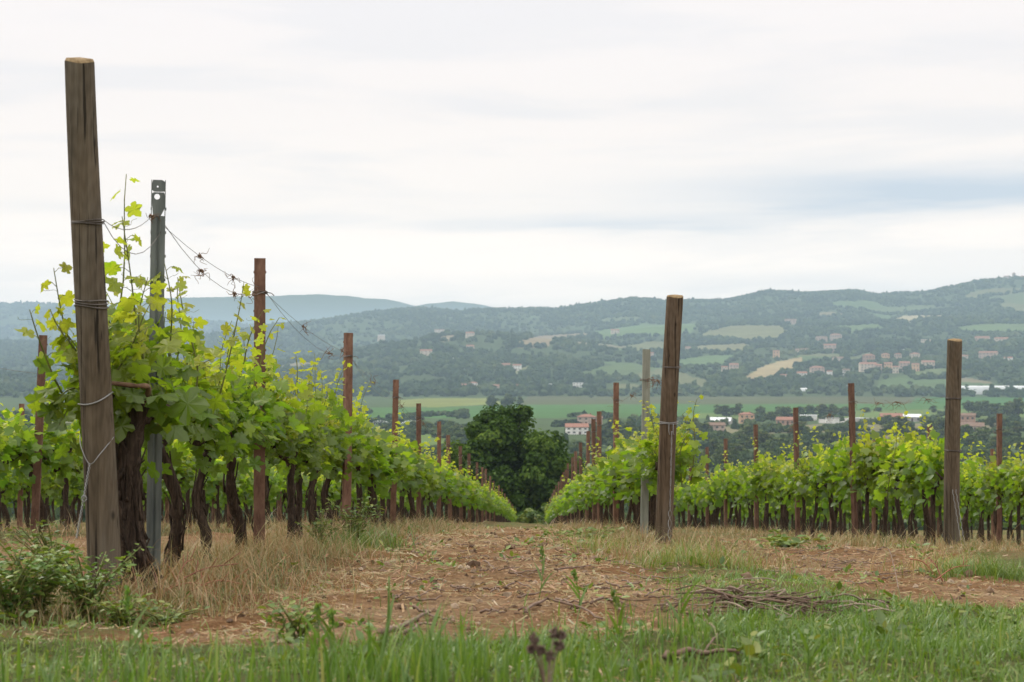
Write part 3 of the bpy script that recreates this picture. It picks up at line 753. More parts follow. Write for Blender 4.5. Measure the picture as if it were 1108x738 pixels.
# ------------------------------------------------------------------ houses
def house(name, x, y, z, wx, wy, hw, rz, wallc, roof, style='gable', storeys=2, ncol=3, chimney=True, win=True, pitch=.32):
    root = empty(name, (x, y, z), rz)
    wb = MB(); hx_, hy_ = wx / 2, wy / 2
    box(wb, (-hx_, -hy_, -3), (hx_, hy_, hw))
    rh = hy_ * pitch * 1.2
    if style == 'gable':
        wb.add([(-hx_, -hy_, hw), (-hx_, hy_, hw), (-hx_, 0, hw + rh), (hx_, -hy_, hw), (hx_, hy_, hw), (hx_, 0, hw + rh)], np.array([[0, 2, 1], [3, 4, 5]]))
    wb.build('wall', flat('render_wall', wallc), root, smooth=False)
    rb = MB(); e = .5; t_ = .25
    if style == 'gable':
        z0 = hw - e * rh / hy_ + .05
        for s in (-1, 1):
            a = np.array([(-hx_ - e, s * (hy_ + e), z0), (hx_ + e, s * (hy_ + e), z0), (hx_ + e, 0, hw + rh + .05), (-hx_ - e, 0, hw + rh + .05)])
            V_ = np.concatenate([a, a + (0, 0, t_)]); rb.add(V_, np.array([[0,1,2,3],[7,6,5,4],[0,4,5,1],[1,5,6,2],[2,6,7,3],[3,7,4,0]]))
    elif style == 'hip':
        i_ = min(hy_, hx_) * .9
        V_ = [(-hx_-e, -hy_-e, hw), (hx_+e, -hy_-e, hw), (hx_+e, hy_+e, hw), (-hx_-e, hy_+e, hw), (-hx_+i_, 0, hw + rh), (hx_-i_, 0, hw + rh)]
        V_ = np.array(V_) + (0, 0, .02)
        V_ = np.concatenate([V_[:4] , V_[:4] + (0, 0, t_), V_[4:] + (0, 0, t_)])
        rb.add(V_, [np.array([[3,2,1,0],[0,1,5,4],[1,2,6,5],[2,3,7,6],[3,0,4,7],[4,5,9,8],[6,7,8,9]]), np.array([[5,6,9],[7,4,8]])])
    else:
        box(rb, (-hx_ - .3, -hy_ - .3, hw + .02), (hx_ + .3, hy_ + .3, hw + .4))
    ro = rb.build('roof', roof, root, smooth=False)
    if chimney and style != 'flat':
        cb = MB(); box(cb, (hx_ * .4, -.4, hw + rh * .5), (hx_ * .4 + .8, .4, hw + rh + 1.1)); cb.build('chimney', flat('chimney_brick', (.26, .18, .14)), ro, smooth=False)
    if win:
        sh = hw / storeys
        for s in range(storeys):
            for c_ in range(ncol):
                cx_ = -hx_ + wx * (c_ + .5) / ncol; z0 = s * sh + sh * .36; door = (s == 0 and c_ == ncol // 2)
                b_ = MB(); ww = min(.75, wx / ncol * .3)
                box(b_, (cx_ - ww, -hy_ - .06, .02 if door else z0), (cx_ + ww, -hy_ + .1, z0 + sh * .42))
                b_.build('door' if door else 'window', flat('timber_door', (.10, .06, .04)) if door else M['pane'], root, smooth=False)
        for c_ in range(2):
            b_ = MB(); yy = hy_ * (c_ - .5); z0 = sh * (storeys - 1) + sh * .36
            s_ = -1 if x > 0 else 1
            box(b_, (s_ * hx_ - .06, yy - .7, z0), (s_ * hx_ + .06, yy + .7, z0 + sh * .42)); b_.build('window', M['pane'], root, smooth=False)
    return root
PINK, CREAM, WHITE, ORANGE, BRICK, GREYW = (.50, .38, .31), (.60, .51, .41), (.80, .77, .73), (.62, .40, .25), (.42, .27, .20), (.50, .47, .43)
def photo_house(name, x0, x1, ytop, ybase, wallc, roof, style, label, group, r=None, storeys=2, ncol=3, rz=None, win=True, depth=.75, cat='house', chimney=True):
    """the house that fills columns x0..x1 and rows ytop..ybase of the photo, at its real distance and size"""
    px = (x0 + x1) / 2
    if r is None: r = on_terrain(px, ybase, 2240, 5700) if ybase < 424 else 45 * F / (ybase - HY)
    th = math.atan((px - CX) / F)
    W_ = (x1 - x0) * r / F * (.8 if ybase < 412 else .92); H_ = (ybase - ytop) * r / F
    x = r * math.sin(th); y = r * math.cos(th)
    z = float(terr_xy(np.array([x]), np.array([y]), np.array([px]), np.array([r]))[0])
    zt = (HY - ytop) / F * y; H_ = max(zt - z, 3.2)
    D = max(W_ * depth, 6)
    D = min(D, 14)
    rh = (D / 2 * .32 * 1.2 + .25) if style != 'flat' else .4
    o = house(name, x, y, z, W_, D, max(H_ - rh, 2.4), (-th + rng.uniform(-.25, .25)) if rz is None else rz, wallc, roof, style, storeys, ncol, win=win, chimney=chimney)
    tag(o, label, cat, group)
    return o
GV = 'houses on the valley floor'; GH = 'houses of the hillside village'; GS = 'scattered farmhouses on the hills'; GT = 'houses of the hilltop town'
RF, RB, RW, RG = M['roof'], M['roof_brown'], M['roof_white'], M['roof_grey']
photo_house('house', 611, 637, 458, 470, WHITE, RF, 'gable', 'white house with red roof just behind the start of right vine row', GV, storeys=2, ncol=4)
photo_house('house', 624, 645, 448, 458, PINK, RF, 'hip', 'pinkish house with red roof behind the white house', GV)
photo_house('shed', 765, 792, 451.5, 458, GREYW, RW, 'gable', 'long low shed with bright white sheet roof', GV, storeys=1, ncol=5, cat='shed', chimney=False)
photo_house('house', 765, 784, 457, 469, PINK, RB, 'gable', 'grey pink farmhouse directly in front of the white roofed shed', GV, ncol=3)
photo_house('house', 799, 816, 446, 457, ORANGE, RF, 'hip', 'orange two storey house with hipped roof among dark trees', GV)
photo_house('house', 840, 861, 451, 458, BRICK, RF, 'gable', 'low red brick house right of the orange house', GV, storeys=1, ncol=4)
photo_house('house', 952, 976, 447, 455, PINK, RF, 'gable', 'long pink valley house with tiled roof', GV, ncol=5)
photo_house('shed', 976, 996, 448, 454, GREYW, RW, 'gable', 'white roofed shed joined to the long pink house', GV, storeys=1, ncol=3, cat='shed', chimney=False)
photo_house('house', 1039, 1055, 447, 459, BRICK, RB, 'gable', 'brown brick house right of the third wooden end post', GV)
photo_house('house', 1038, 1064, 457, 464, CREAM, RB, 'gable', 'low cream farm building below the brown brick house', GV, storeys=1, ncol=4)
photo_house('shed', 865, 884, 449, 453, WHITE, RW, 'flat', 'small white shed behind the rusty post in the valley', GV, storeys=1, ncol=2, win=False, cat='shed')
photo_house('shed', 893, 908, 452, 456, WHITE, RG, 'flat', 'pale low shed on the gravel yard', GV, storeys=1, ncol=2, win=False, cat='shed')
photo_house('shed', 918, 934, 452, 456, GREYW, RW, 'flat', 'pale grey low shed at the right of the gravel yard', GV, storeys=1, ncol=2, win=False, cat='shed')
photo_house('house', 636, 652, 450, 458, BRICK, RB, 'gable', 'brown roofed house behind the second rusty post of the right row', GV)
VH = [(882, 896, 364, 372, PINK, RB, 'gable', 'broad pink wing of the old complex above the village', 4),
      (897, 912, 361, 369, PINK, RF, 'hip', 'hip roofed block of the old complex above the village', 5),
      (890, 906, 372, 382, PINK, RF, 'gable', 'pink house below the old complex', 3),
      (932, 948, 383, 392, BRICK, RF, 'hip', 'wide brick coloured building at the upper left of the village', 4),
      (953, 963, 382, 391, ORANGE, RF, 'hip', 'orange upright house in the upper village row', 3),
      (967, 976, 382, 391, PINK, RF, 'hip', 'pink upright house in the upper village row', 3),
      (984, 996, 381.5, 390, CREAM, RF, 'hip', 'tall cream house, palest in the upper village row', 4),
      (928, 950, 392, 402, CREAM, RF, 'gable', 'long cream and pink house in the lower village row', 5),
      (956, 966, 392, 403, ORANGE, RF, 'gable', 'orange house in the middle of the lower village row', 3),
      (972, 985, 391, 401, PINK, RF, 'gable', 'salmon house with red roof in the lower village row', 3),
      (996, 1012, 390, 399, CREAM, RF, 'gable', 'house at the right end of the lower village row', 4),
      (975, 979, 378, 383, WHITE, RW, 'flat', 'tiny white house above the upper village row', 1),
      (996, 1008, 367, 373, CREAM, RG, 'flat', 'wide cream flat roofed house uphill of the village', 4),
      (875, 893, 396, 406, PINK, RF, 'hip', 'large pink house at the foot of the village', 4),
      (894, 901, 401, 408, WHITE, RF, 'gable', 'small white house beside the large pink house', 2),
      (861, 874, 402, 409, WHITE, RF, 'gable', 'white house with pink roof left of the large pink house', 3),
      (844, 856, 405, 413, WHITE, RF, 'gable', 'lowest white house on the left of the village', 3),
      (911, 920, 399, 406, GREYW, RB, 'gable', 'small grey house between the two village clusters', 2),
      (836, 844, 379, 387, ORANGE, RF, 'gable', 'small orange house above the tan field', 2),
      (859, 877, 377, 383, PINK, RB, 'gable', 'long low house under the old complex', 4),
      (900, 914, 386, 392, CREAM, RB, 'gable', 'tan roofed barn below the pink house', 3),
      (946, 955, 394, 403, PINK, RF, 'gable', 'narrow pink house joined to the lower village row', 2),
      (986, 995, 393, 402, ORANGE, RF, 'gable', 'narrow orange house right of the salmon house', 2),
      (965, 973, 396, 404, CREAM, RF, 'gable', 'small cream house tucked into the lower village row', 2),
      (1054, 1072, 364, 372, PINK, RF, 'gable', 'long pink house at the right upper slope', 4),
      (1075, 1092, 365, 372, CREAM, RF, 'gable', 'cream house next to the long pink upper house', 4),
      (1058, 1081, 380, 388, PINK, RF, 'gable', 'long reddish house right of the third wooden post', 5),
      (1040, 1048, 384, 391, CREAM, RF, 'gable', 'small cream house just right of the third wooden post', 2),
      (1086, 1096, 386, 393, WHITE, RF, 'gable', 'small white house at the right edge of the slope', 2),
      (788, 800, 393, 402, PINK, RF, 'gable', 'pink pair of houses on the slope left of the tan field', 3),
      (780, 788, 396, 402, CREAM, RF, 'gable', 'small cream house beside the pink pair', 2),
      (741, 748, 375, 381, PINK, RF, 'gable', 'small pink house on the slope by the second wooden post', 2)]
for x0, x1, y0, y1, wc, rf, st, lab, nc in VH:
    photo_house('house', x0, x1, y0, y1, wc, rf, st, lab, GH, ncol=nc, win=(x1 - x0) > 7, storeys=3 if y1 - y0 > 9.5 else 2, chimney=(x1 - x0) > 12)
FH = [(848, 863, 345, 351, PINK, RB, 'gable', 'farmhouse at the top of the olive coloured hill field'),
      (507, 517, 413, 421, WHITE, RF, 'hip', 'white farmhouse at the foot of the wooded hill'),
      (494, 505, 415, 421, PINK, RF, 'gable', 'pink farm building left of the white farmhouse'),
      (594, 603, 415, 419, WHITE, RW, 'flat', 'left one of two white sheds at the foot of the hill'),
      (620, 631, 414, 419, WHITE, RW, 'flat', 'right one of two white sheds at the foot of the hill'),
      (542, 553, 393, 400, BRICK, RF, 'gable', 'brick farmhouse beside the pale hill meadow'),
      (554, 565, 394, 401, WHITE, RF, 'gable', 'white farmhouse beside the pale hill meadow'),
      (453, 469, 378, 385, CREAM, RF, 'gable', 'cream farmhouse half way up the wooded spur'),
      (490, 498, 387, 392, WHITE, RW, 'gable', 'small white house low on the wooded spur'),
      (469, 482, 356, 363, CREAM, RB, 'gable', 'farmhouse on the crest of the wooded spur'),
      (503, 514, 359, 366, CREAM, RF, 'gable', 'second farmhouse on the crest, right of its neighbour'),
      (504, 514, 373, 378, PINK, RF, 'gable', 'pink house below the crest of the wooded spur'),
      (532, 541, 416, 421, PINK, RF, 'gable', 'small pink house in the trees at the foot of the hill'),
      (556, 566, 416, 420, BRICK, RF, 'gable', 'low brick house in the trees at the foot of the hill'),
      (408, 417, 362, 369, CREAM, RG, 'gable', 'pale house on the left shoulder of the spur'),
      (660, 671, 356, 361, CREAM, RF, 'gable', 'cream farmhouse in the green hill fields'),
      (700, 708, 381, 386, PINK, RF, 'gable', 'pink farmhouse under the olive slope field')]
for x0, x1, y0, y1, wc, rf, st, lab in FH:
    photo_house('farmhouse', x0, x1, y0, y1, wc, rf, st, lab, GS, ncol=3, win=(x1 - x0) > 9, chimney=(x1 - x0) > 11)
for k, px in enumerate([1041, 1052, 1056, 1061, 1071, 1074, 1081, 1089, 1093, 1102, 1106]):
    rr_ = np.linspace(4800, 5900, 300); ee = terrain(np.full(300, px), rr_) / (rr_ * math.cos(math.atan((px - CX) / F))); rc = rr_[np.argmax(ee)]; top = HY - F * ee.max()
    o = photo_house('house', px - [2.0, 3.6, 1.6, 2.8][k % 4], px + [2.4, 3.2, 1.8][k % 3], top - [2.2, .9, 3.2, 1.5, .4][k % 5], top + 1.5, [PINK, CREAM, ORANGE, GREYW][k % 4], RF, 'gable', 'tiny tiled house in the town on the right hilltop', GT, ncol=2, win=False, r=rc, chimney=False)
# bell tower on the hilltop
r = 5570.0; q = at(1097.5, HY, r); zt = float(terrain(np.array([1097.5]), np.array([r]))[0]); tp = (HY - 294.5) / F * r
bt = empty('bell_tower', (q[0], r, zt)); b_ = MB(); box(b_, (-5, -5, -5), (5, 5, tp - zt - 5)); b_.build('wall', flat('tower_stone', (.40, .34, .27)), bt, smooth=False)
b_ = MB(); hh = tp - zt - 5
b_.add([(-5.6, -5.6, hh), (5.6, -5.6, hh), (5.6, 5.6, hh), (-5.6, 5.6, hh), (0, 0, hh + 5)], [np.array([[3, 2, 1, 0]]), np.array([[0, 1, 4], [1, 2, 4], [2, 3, 4], [3, 0, 4]])]); b_.build('roof', RF, bt, smooth=False)
b_ = MB(); box(b_, (-1.5, -5.1, hh - 8), (1.5, -4.8, hh - 3)); b_.build('bell_opening', M['pane'], bt, smooth=False)
tag(bt, 'square bell tower rising over the hilltop town on the right', 'tower')
r = on_terrain(917, 362, 2240, 5700); q = at(917, HY, r); zt = float(terrain(np.array([917.]), np.array([r]))[0])
bt = empty('church_tower', (q[0], r, zt)); b_ = MB(); box(b_, (-2.6, -2.6, -3), (2.6, 2.6, 15)); b_.build('wall', flat('tower_brick', (.34, .24, .18)), bt, smooth=False)
b_ = MB(); b_.add([(-3, -3, 15), (3, -3, 15), (3, 3, 15), (-3, 3, 15), (0, 0, 19.5)], [np.array([[3, 2, 1, 0]]), np.array([[0, 1, 4], [1, 2, 4], [2, 3, 4], [3, 0, 4]])]); b_.build('roof', RF, bt, smooth=False)
tag(bt, 'slim brick church tower behind the old complex above the village', 'tower')
# greenhouses at the far right of the valley: long barrel roofs of white film
def greenhouse(x0, x1, ytop, ybase, label, ntun):
    r = 45 * F / (ybase - HY); px = (x0 + x1) / 2; q = at(px, HY, r); Wd = (x1 - x0) * r / F
    root = empty('greenhouse', (q[0], r, -45.2 + .6)); hgt = max((ybase - ytop) * r / F, 4)
    dpt = 9.0
    for k in range(ntun):
        b_ = MB(); a = np.linspace(0, PI, 9); yy = k * dpt + dpt / 2 - np.cos(a) * dpt * .48; zz = 1.2 + np.sin(a) * (hgt - 1.2) * .8
        yy = np.concatenate([[yy[0]], yy, [yy[-1]]]); zz = np.concatenate([[-1.0], zz, [-1.0]]); n = len(yy)
        V_ = np.concatenate([np.stack([np.full(n, s * Wd / 2), yy, zz], -1) for s in (-1, 1)])
        i_ = np.arange(n - 1)
        b_.add(V_, [np.stack([i_, i_ + n, i_ + n + 1, i_ + 1], -1), np.arange(n)[None], (np.arange(n)[::-1] + n)[None]])
        b_.build('tunnel', M['poly'], root, smooth=False)
    tag(root, label, 'greenhouse')
greenhouse(1040, 1190, 415.5, 421.8 + 8, 'long white film greenhouses beside the olive field at the right', 6)
greenhouse(864, 898, 418.5, 428, 'short white greenhouse at the edge of the far olive field', 2)
greenhouse(905, 1000, 415.5, 427, 'narrow white greenhouse strip left of the long one', 2)
# irrigation gun spraying the field: arcs of drops
r = 45 * F / (465 - HY); q = at(428, HY, r)
sp = empty('irrigation_sprinkler', (q[0], r, -45)); b_ = MB(); tube(b_, [(0, 0, -.5), (0, 0, 1.6), (.8, 0, 2.4)], .12, 6); b_.build('stand', M['galv'], sp)
b_ = MB(); n = 1500; f_ = rng.random(n); an = rng.normal(0, .16, n) + np.where(rng.random(n) < .6, 0.0, 2.9)
L_ = 22 * f_; zz = 2.2 + L_ * .75 - L_ ** 2 * .033 - np.abs(rng.normal(0, 1.6, n)) * f_
Pp = np.stack([L_ * np.cos(an), L_ * np.sin(an), np.maximum(zz, .1)], -1)
place(BV, BF, Pp, unit(rng.normal(size=(n, 3))), unit(rng.normal(size=(n, 3))), rng.uniform(.15, .4, n), b_)
m, t, out = mat('water_spray')
d = t.nodes.new('ShaderNodeBsdfDiffuse'); d.inputs[0].default_value = (.85, .87, .88, 1); tr = t.nodes.new('ShaderNodeBsdfTranslucent'); tr.inputs[0].default_value = (.85, .87, .88, 1)
a = t.nodes.new('ShaderNodeMixShader'); t.links.new(d.outputs[0], a.inputs[1]); t.links.new(tr.outputs[0], a.inputs[2]); t.links.new(a.outputs[0], out.inputs[0])
sy = b_.build('spray', m, sp, smooth=False); tag(sy, kind='stuff')
tag(sp, 'irrigation sprinkler throwing a white arc of spray over a green field', 'sprinkler')

# ------------------------------------------------------------------ grape vines
_half = [(.0, .0), (.10, -.16), (.30, -.22), (.46, -.08), (.44, .06), (.36, .14), (.54, .22), (.62, .42), (.50, .52), (.36, .50), (.26, .56), (.26, .74), (.14, .86), (.0, 1.0)]
def leaf_tpl(half):
    pts = half + [(-x, y) for x, y in half[-2:0:-1]]
    V = [(0, .32, 0)] + [(x, y, 0) for x, y in pts]
    V = np.array(V, float); V[:, 1] -= .0
    V[:, 2] = -.10 * np.abs(V[:, 0]) ** 1.2 * 1.6 - .22 * (V[:, 1] - .3) ** 2 + .05 * np.sin(V[:, 0] * 17) * np.abs(V[:, 0])
    n = len(pts); i = np.arange(n)
    return V, [np.stack([np.zeros(n, int), 1 + i, 1 + (i + 1) % n], -1)]
LV, LF = leaf_tpl(_half)
LVC = []
for cu, ro_, ed in ((.0, .0, .0), (.30, .18, .05), (-.20, -.22, .07), (.12, .30, -.06)):
    v = LV.copy(); v[:, 2] += cu * (v[:, 1] - .3) ** 2 + ro_ * v[:, 0] * np.abs(v[:, 0]) + ed * np.sin(v[:, 0] * 11 + v[:, 1] * 9); LVC.append(v)
LV2, LF2 = leaf_tpl([(.0, .0), (.28, -.2), (.46, .04), (.62, .40), (.30, .56), (.16, .86), (.0, 1.0)])
LV3 = np.array([(0, -.05, 0), (.5, .0, -.06), (.5, .5, -.08), (0, 1, -.1), (-.5, .5, -.08), (-.5, 0, -.06)]); LF3 = [np.array([[0, 1, 2, 3], [0, 3, 4, 5]])]
def shoot_path(g, y0, z0, L, lean, fwd, droop):
    n = 9; t_ = np.linspace(0, 1, n)
    x = lean * L * (t_ * .55 + .45 * t_ ** 2) + .015 * np.sin(t_ * 7 + g.random() * 6)
    y = y0 + fwd * L * t_ + .012 * np.sin(t_ * 9 + g.random() * 6)
    z = z0 + L * (t_ * (1 - .35 * abs(lean)) - droop * t_ ** 2)
    return np.stack([x, y, z], -1)
def leaves_on(g, P, mb, size0, size1, step, age0, age1, tpl, per=1, stems=None):
    d = np.concatenate([[0], np.cumsum(np.linalg.norm(np.diff(P, axis=0), axis=1))]); L = d[-1]
    s = np.arange(step * .6, L, step)
    if len(s) == 0: return
    s = np.repeat(s, per) + g.uniform(-.3, .3, len(s) * per) * step; s = np.clip(s, 0, L * .999)
    Q_ = np.stack([np.interp(s, d, P[:, k]) for k in range(3)], -1); f_ = s / L
    n = len(s); ang = np.arange(n) * PI + g.normal(0, .9, n) + g.random() * 6
    out = np.stack([np.cos(ang), np.sin(ang), np.zeros(n)], -1)
    pet = out * (.075 * (1 - .6 * f_))[:, None] * (size0 / .11) + np.array([0, 0, .02])
    if stems is not None:
        for a_, b_ in zip(Q_, Q_ + pet): tube(stems, [a_, (a_ + b_) / 2 + (0, 0, .008), b_], .0016, 3, cap=False)
    D = out + np.stack([np.zeros(n), np.zeros(n), g.uniform(-.9, .5, n)], -1) + g.normal(0, .45, (n, 3))
    nr_ = np.stack([out[:, 0] * .5, out[:, 1] * .5, np.full(n, .6)], -1) + g.normal(0, .55, (n, 3))
    place(tpl[0], tpl[1], Q_ + pet, D, nr_, (size0 + (size1 - size0) * f_) * g.uniform(.75, 1.2, n), mb, age0 + (age1 - age0) * f_)
def trunk_geo(g, mb, seg, n, H=.72, r=.045):
    lx, ly = g.uniform(-.07, .07), g.uniform(-.22, .22)
    P = polyline([(0, 0, -.08), (lx * .8 + g.uniform(-.03, .03), ly * .25, H * .28), (lx + g.uniform(-.05, .05), ly * .65, H * .6), (g.uniform(-.02, .02), ly, H)], n)
    rad = r * (1 + .25 * np.exp(-((np.linspace(0, 1, n)) / .15) ** 2) - .12 * np.linspace(0, 1, n) + .4 * np.exp(-((np.linspace(0, 1, n) - 1) / .12) ** 2)) * (1 + .13 * g.normal(size=n))
    tube(mb, P, rad, seg, .13 if seg > 6 else .08)
    if seg > 8:        # strips of peeling bark
        for _ in range(9):
            a = g.uniform(0, 2 * PI); k0 = g.integers(1, n - 5); k1 = min(n - 1, k0 + g.integers(3, 8))
            off = np.array([math.cos(a), math.sin(a), 0]) * r * 1.12
            S_ = P[k0:k1] + off + g.normal(0, .005, (k1 - k0, 3)); S_[-1] += off * .4
            if len(S_) > 1: tube(mb, S_, np.linspace(.006, .003, len(S_)), 4)
    return P[-1]
def make_vine(level, seed, tall=()):
    """level 0 near (lobed leaves, stalks), 1 middle, 2 far.  Row runs along local Y, base at z=0"""
    g = np.random.default_rng(seed)
    root = empty('grape_vine', (0, 0, 0))
    seg, n = [(11, 16), (7, 8), (5, 5)][level]
    tb = MB(); head = trunk_geo(g, tb, seg, n, .62, [.027, .029, .038][level]); tb.build('trunk', M['bark'], root)
    ab = MB()
    for s in (-1, 1):
        e = s * g.uniform(.40, .52)
        pa = polyline([head, (g.normal() * .02, head[1] + (e - head[1]) * .4,   .68 + g.normal() * .02), (g.normal() * .02, e, .71 + g.normal() * .02)], [9, 6, 4][level])
        tube(ab, pa, np.linspace(.03, .015, len(pa)) * (1 + .12 * g.normal(size=len(pa))), [8, 6, 4][level], .12)
        if level < 2:
            for q in pa[1:]:
                tube(ab, [q, q + np.array([g.normal() * .03, g.normal() * .03, .06])], [.013, .009], 5)
    ab.build('arm', M['bark'], root)
    tpl = [(LV, LF), (LV2, LF2), (LV3, LF3)][level]
    fb = MB(); stb = MB() if level == 0 else None
    ns = [16, 14, 10][level]; sz = [.078, .086, .125][level]; stp = [.045, .052, .075][level]
    for k in range(ns):
        y0 = -.46 + .92 * (k + g.random()) / ns; lean = g.normal(0, .27); L = g.uniform(.22, .52) * (1.5 if g.random() < .12 else 1)
        P = shoot_path(g, y0, .70, L, lean, g.normal(0, .22), g.uniform(0, .15))
        if stb is not None: tube(stb, P, np.linspace(.005, .002, len(P)), 5)
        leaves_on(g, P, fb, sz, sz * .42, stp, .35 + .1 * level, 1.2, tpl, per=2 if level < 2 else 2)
    for k in range([3, 4, 4][level]):    # shoots that hang outwards
        y0 = g.uniform(-.45, .45); s = g.choice([-1, 1])
        P = shoot_path(g, y0, .74, g.uniform(.25, .42), s * g.uniform(.5, .75), g.normal(0, .3), g.uniform(.75, 1.1))
        if stb is not None: tube(stb, P, np.linspace(.005, .002, len(P)), 5)
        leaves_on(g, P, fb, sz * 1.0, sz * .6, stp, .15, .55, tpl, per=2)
    nb = [190, 200, 110][level]           # the leafy body round the arm
    u = g.normal(size=(nb, 3)) * np.array([.105, .27, .12]); u[:, 1] = g.uniform(-.5, .5, nb); u[:, 2] += .80
    u[:, 2] = np.clip(u[:, 2], .50, 1.15)
    out = unit(np.stack([u[:, 0] + g.normal(0, .12, nb), g.normal(0, .15, nb), (u[:, 2] - .84) * .6 + .05], -1))
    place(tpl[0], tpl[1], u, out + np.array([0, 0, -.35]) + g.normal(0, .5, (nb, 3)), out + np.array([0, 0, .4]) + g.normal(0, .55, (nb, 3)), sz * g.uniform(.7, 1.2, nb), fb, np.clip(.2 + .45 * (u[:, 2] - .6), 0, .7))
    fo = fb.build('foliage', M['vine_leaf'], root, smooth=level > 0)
    if stb is not None: stb.build('shoot_stems', M['stem'], fo)
    for (y0, L, lean, fwd) in tall:      # long shoots standing clear of the hedge, each its own part
        P = shoot_path(g, y0, .78, L, lean, fwd, g.uniform(-.02, .06))
        sb = MB(); tube(sb, P, np.linspace(.0055, .0018, len(P)), 6); 
        for q in P[4:8:2]:               # tendrils
            a = g.uniform(0, 6.28); t_ = np.linspace(0, 1, 8)[:, None]
            tube(sb, q + t_ * np.array([math.cos(a) * .06, math.sin(a) * .06, .03]) + .008 * np.sin(t_ * 6) * np.array([1, 1, 0]), .0009, 3)
        st = sb.build('shoot', M['stem'], root)
        lb = MB(); leaves_on(g, P, lb, .095, .04, .06, .35, 1.1, (LV, LF), stems=None)
        lb.build('shoot_leaves', M['vine_leaf'], st, smooth=False)
    return root
NEARV = [make_vine(0, 100 + k, tall=tl) for k, tl in enumerate([
    [(-.1, .85, .06, .1), (.3, .70, -.25, 0)], [(.2, .68, .1, -.2)], [(-.3, .62, -.1, .1), (.35, .66, .15, .1)], [(.0, .62, .12, 0)], [(.25, .6, -.1, .2)], []])]
MIDV = [make_vine(1, 200 + k) for k in range(6)]
FARV = [make_vine(2, 300 + k) for k in range(5)]
_used = set()
def proto_copy(o):
    if o.name in _used: return copy_tree(o)
    _used.add(o.name); return o

# posts of each row: (row, distance, top height, kind)
ROWNAME = {2: 'far left row', 3: 'second row from the left', 4: 'left row', 5: 'right row', 6: 'third row', 7: 'fourth row', 8: 'fifth row', 1: 'farthest left row'}
ORD = ['first', 'second', 'third', 'fourth', 'fifth', 'sixth', 'seventh', 'eighth', 'ninth', 'tenth', 'eleventh', 'twelfth', 'thirteenth', 'fourteenth', 'fifteenth', 'sixteenth', 'seventeenth', 'eighteenth', 'nineteenth', 'twentieth']
D4 = [9.67, 14.15, 18.8, 23.0, 27.9, 31.6, 36.4, 41, 46.3, 51.3, 55, 60, 67, 74, 82, 90, 103, 112, 120]
D5 = [21.9, 27.5, 29.6, 33.8, 38.5, 43, 48, 53, 58, 63, 68, 74, 82, 90, 98, 106, 114]
D6 = [20.6, 25.05, 29.75, 34.5, 38.2, 42.8, 47.4]
D7 = [23.9, 28.1, 32.7, 37.3, 42]
D8 = [29.5, 34, 38.6, 43.2]
D3 = [14.4, 19.0, 23.6, 28.2, 32.8, 37.4]
D2 = [22.9, 27.5, 32.1, 36.7]
D1 = [28, 32.6, 37.2]
ROWPOSTS = {4: D4, 5: D5, 6: D6, 7: D7, 8: D8, 3: D3, 2: D2, 1: D1}
# --- rusty steel posts: channel section with turned-in lips and notched edges
def rusty_mesh():
    mb = MB(); w_, d_, tk, lip = .034, .024, .004, .012; H = 1.79
    prof = [(-w_ + lip, d_), (-w_, d_), (-w_, -d_), (w_, -d_), (w_, d_), (w_ - lip, d_), (w_ - lip, d_ - tk), (w_ - tk, d_ - tk), (w_ - tk, -d_ + tk), (-w_ + tk, -d_ + tk), (-w_ + tk, d_ - tk), (-w_ + lip, d_ - tk)]
    zs = np.linspace(-.35, H, 12); n = len(prof)
    V = np.array([(x, y, z) for z in zs for x, y in prof]); i = np.arange(len(zs) - 1)[:, None] * n; j = np.arange(n)[None]; k = (j + 1) % n
    mb.add(V, np.stack([i + j, i + k, i + n + k, i + n + j], -1).reshape(-1, 4))
    m_ = (len(zs) - 1) * n
    mb.add(V[m_:], np.array([[11, 10, 1, 0], [10, 9, 2, 1], [9, 8, 3, 2], [8, 7, 4, 3], [7, 6, 5, 4]]))
    for s in (-1, 1):
        for z in np.arange(.5, H - .05, .12):
            box(mb, (s * w_ - .004, d_ - .012, z), (s * w_ + .005, d_ + .004, z + .014))
    return mb
rp = empty('rusty_post', (0, 0, 0)); rusty_mesh().build('post_channel', M['rust'], rp, smooth=False)
wb = MB(); a = np.linspace(0, 2 * PI, 17)
for z in (1.575, 1.585): tube(wb, np.stack([.046 * np.cos(a), .036 * np.sin(a), z + .004 * np.sin(3 * a)], -1), .0028, 5)
tube(wb, [(.044, -.02, 1.58), (.07, -.035, 1.575), (.085, -.03, 1.56)], .0028, 5); wb.build('wire_tie', M['wire'], rp)
first_rp = [True]
def rusty(row, i, y, lean=None):
    o = rp if first_rp[0] else copy_tree(rp); first_rp[0] = False
    x = float(rowx(row, y)); o.location = (x, y, gz(x, y))
    o.rotation_euler = (rng.normal(0, .006), rng.normal(0, .012) if lean is None else lean, rng.normal(0, .25) + .2)
    o.scale = (1, 1, rng.uniform(.985, 1.015) * {5: 1.14, 6: 1.14, 7: 1.11, 8: 1.11}.get(row, 1))
    if row in (4, 5, 6) and i < 20 and y < 62: lab = '%s rusty steel post of the %s, counted from the near end' % (ORD[i], {4: 'left vine row', 5: 'right vine row', 6: 'third vine row'}[row])
    elif row in (4, 5): lab = 'tiny rusty post far down the %s near the dark tree' % {4: 'left vine row', 5: 'right vine row'}[row]
    else: lab = '%s rusty steel post of the %s' % (ORD[i], ROWNAME[row])
    tag(o, lab, 'post', 'rusty steel posts of the vine rows')
for row, ds in ROWPOSTS.items():
    for i, y in enumerate(ds): rusty(row, i, y, {(6, 0): -.035, (4, 0): 0.0, (4, 1): .012}.get((row, i)))
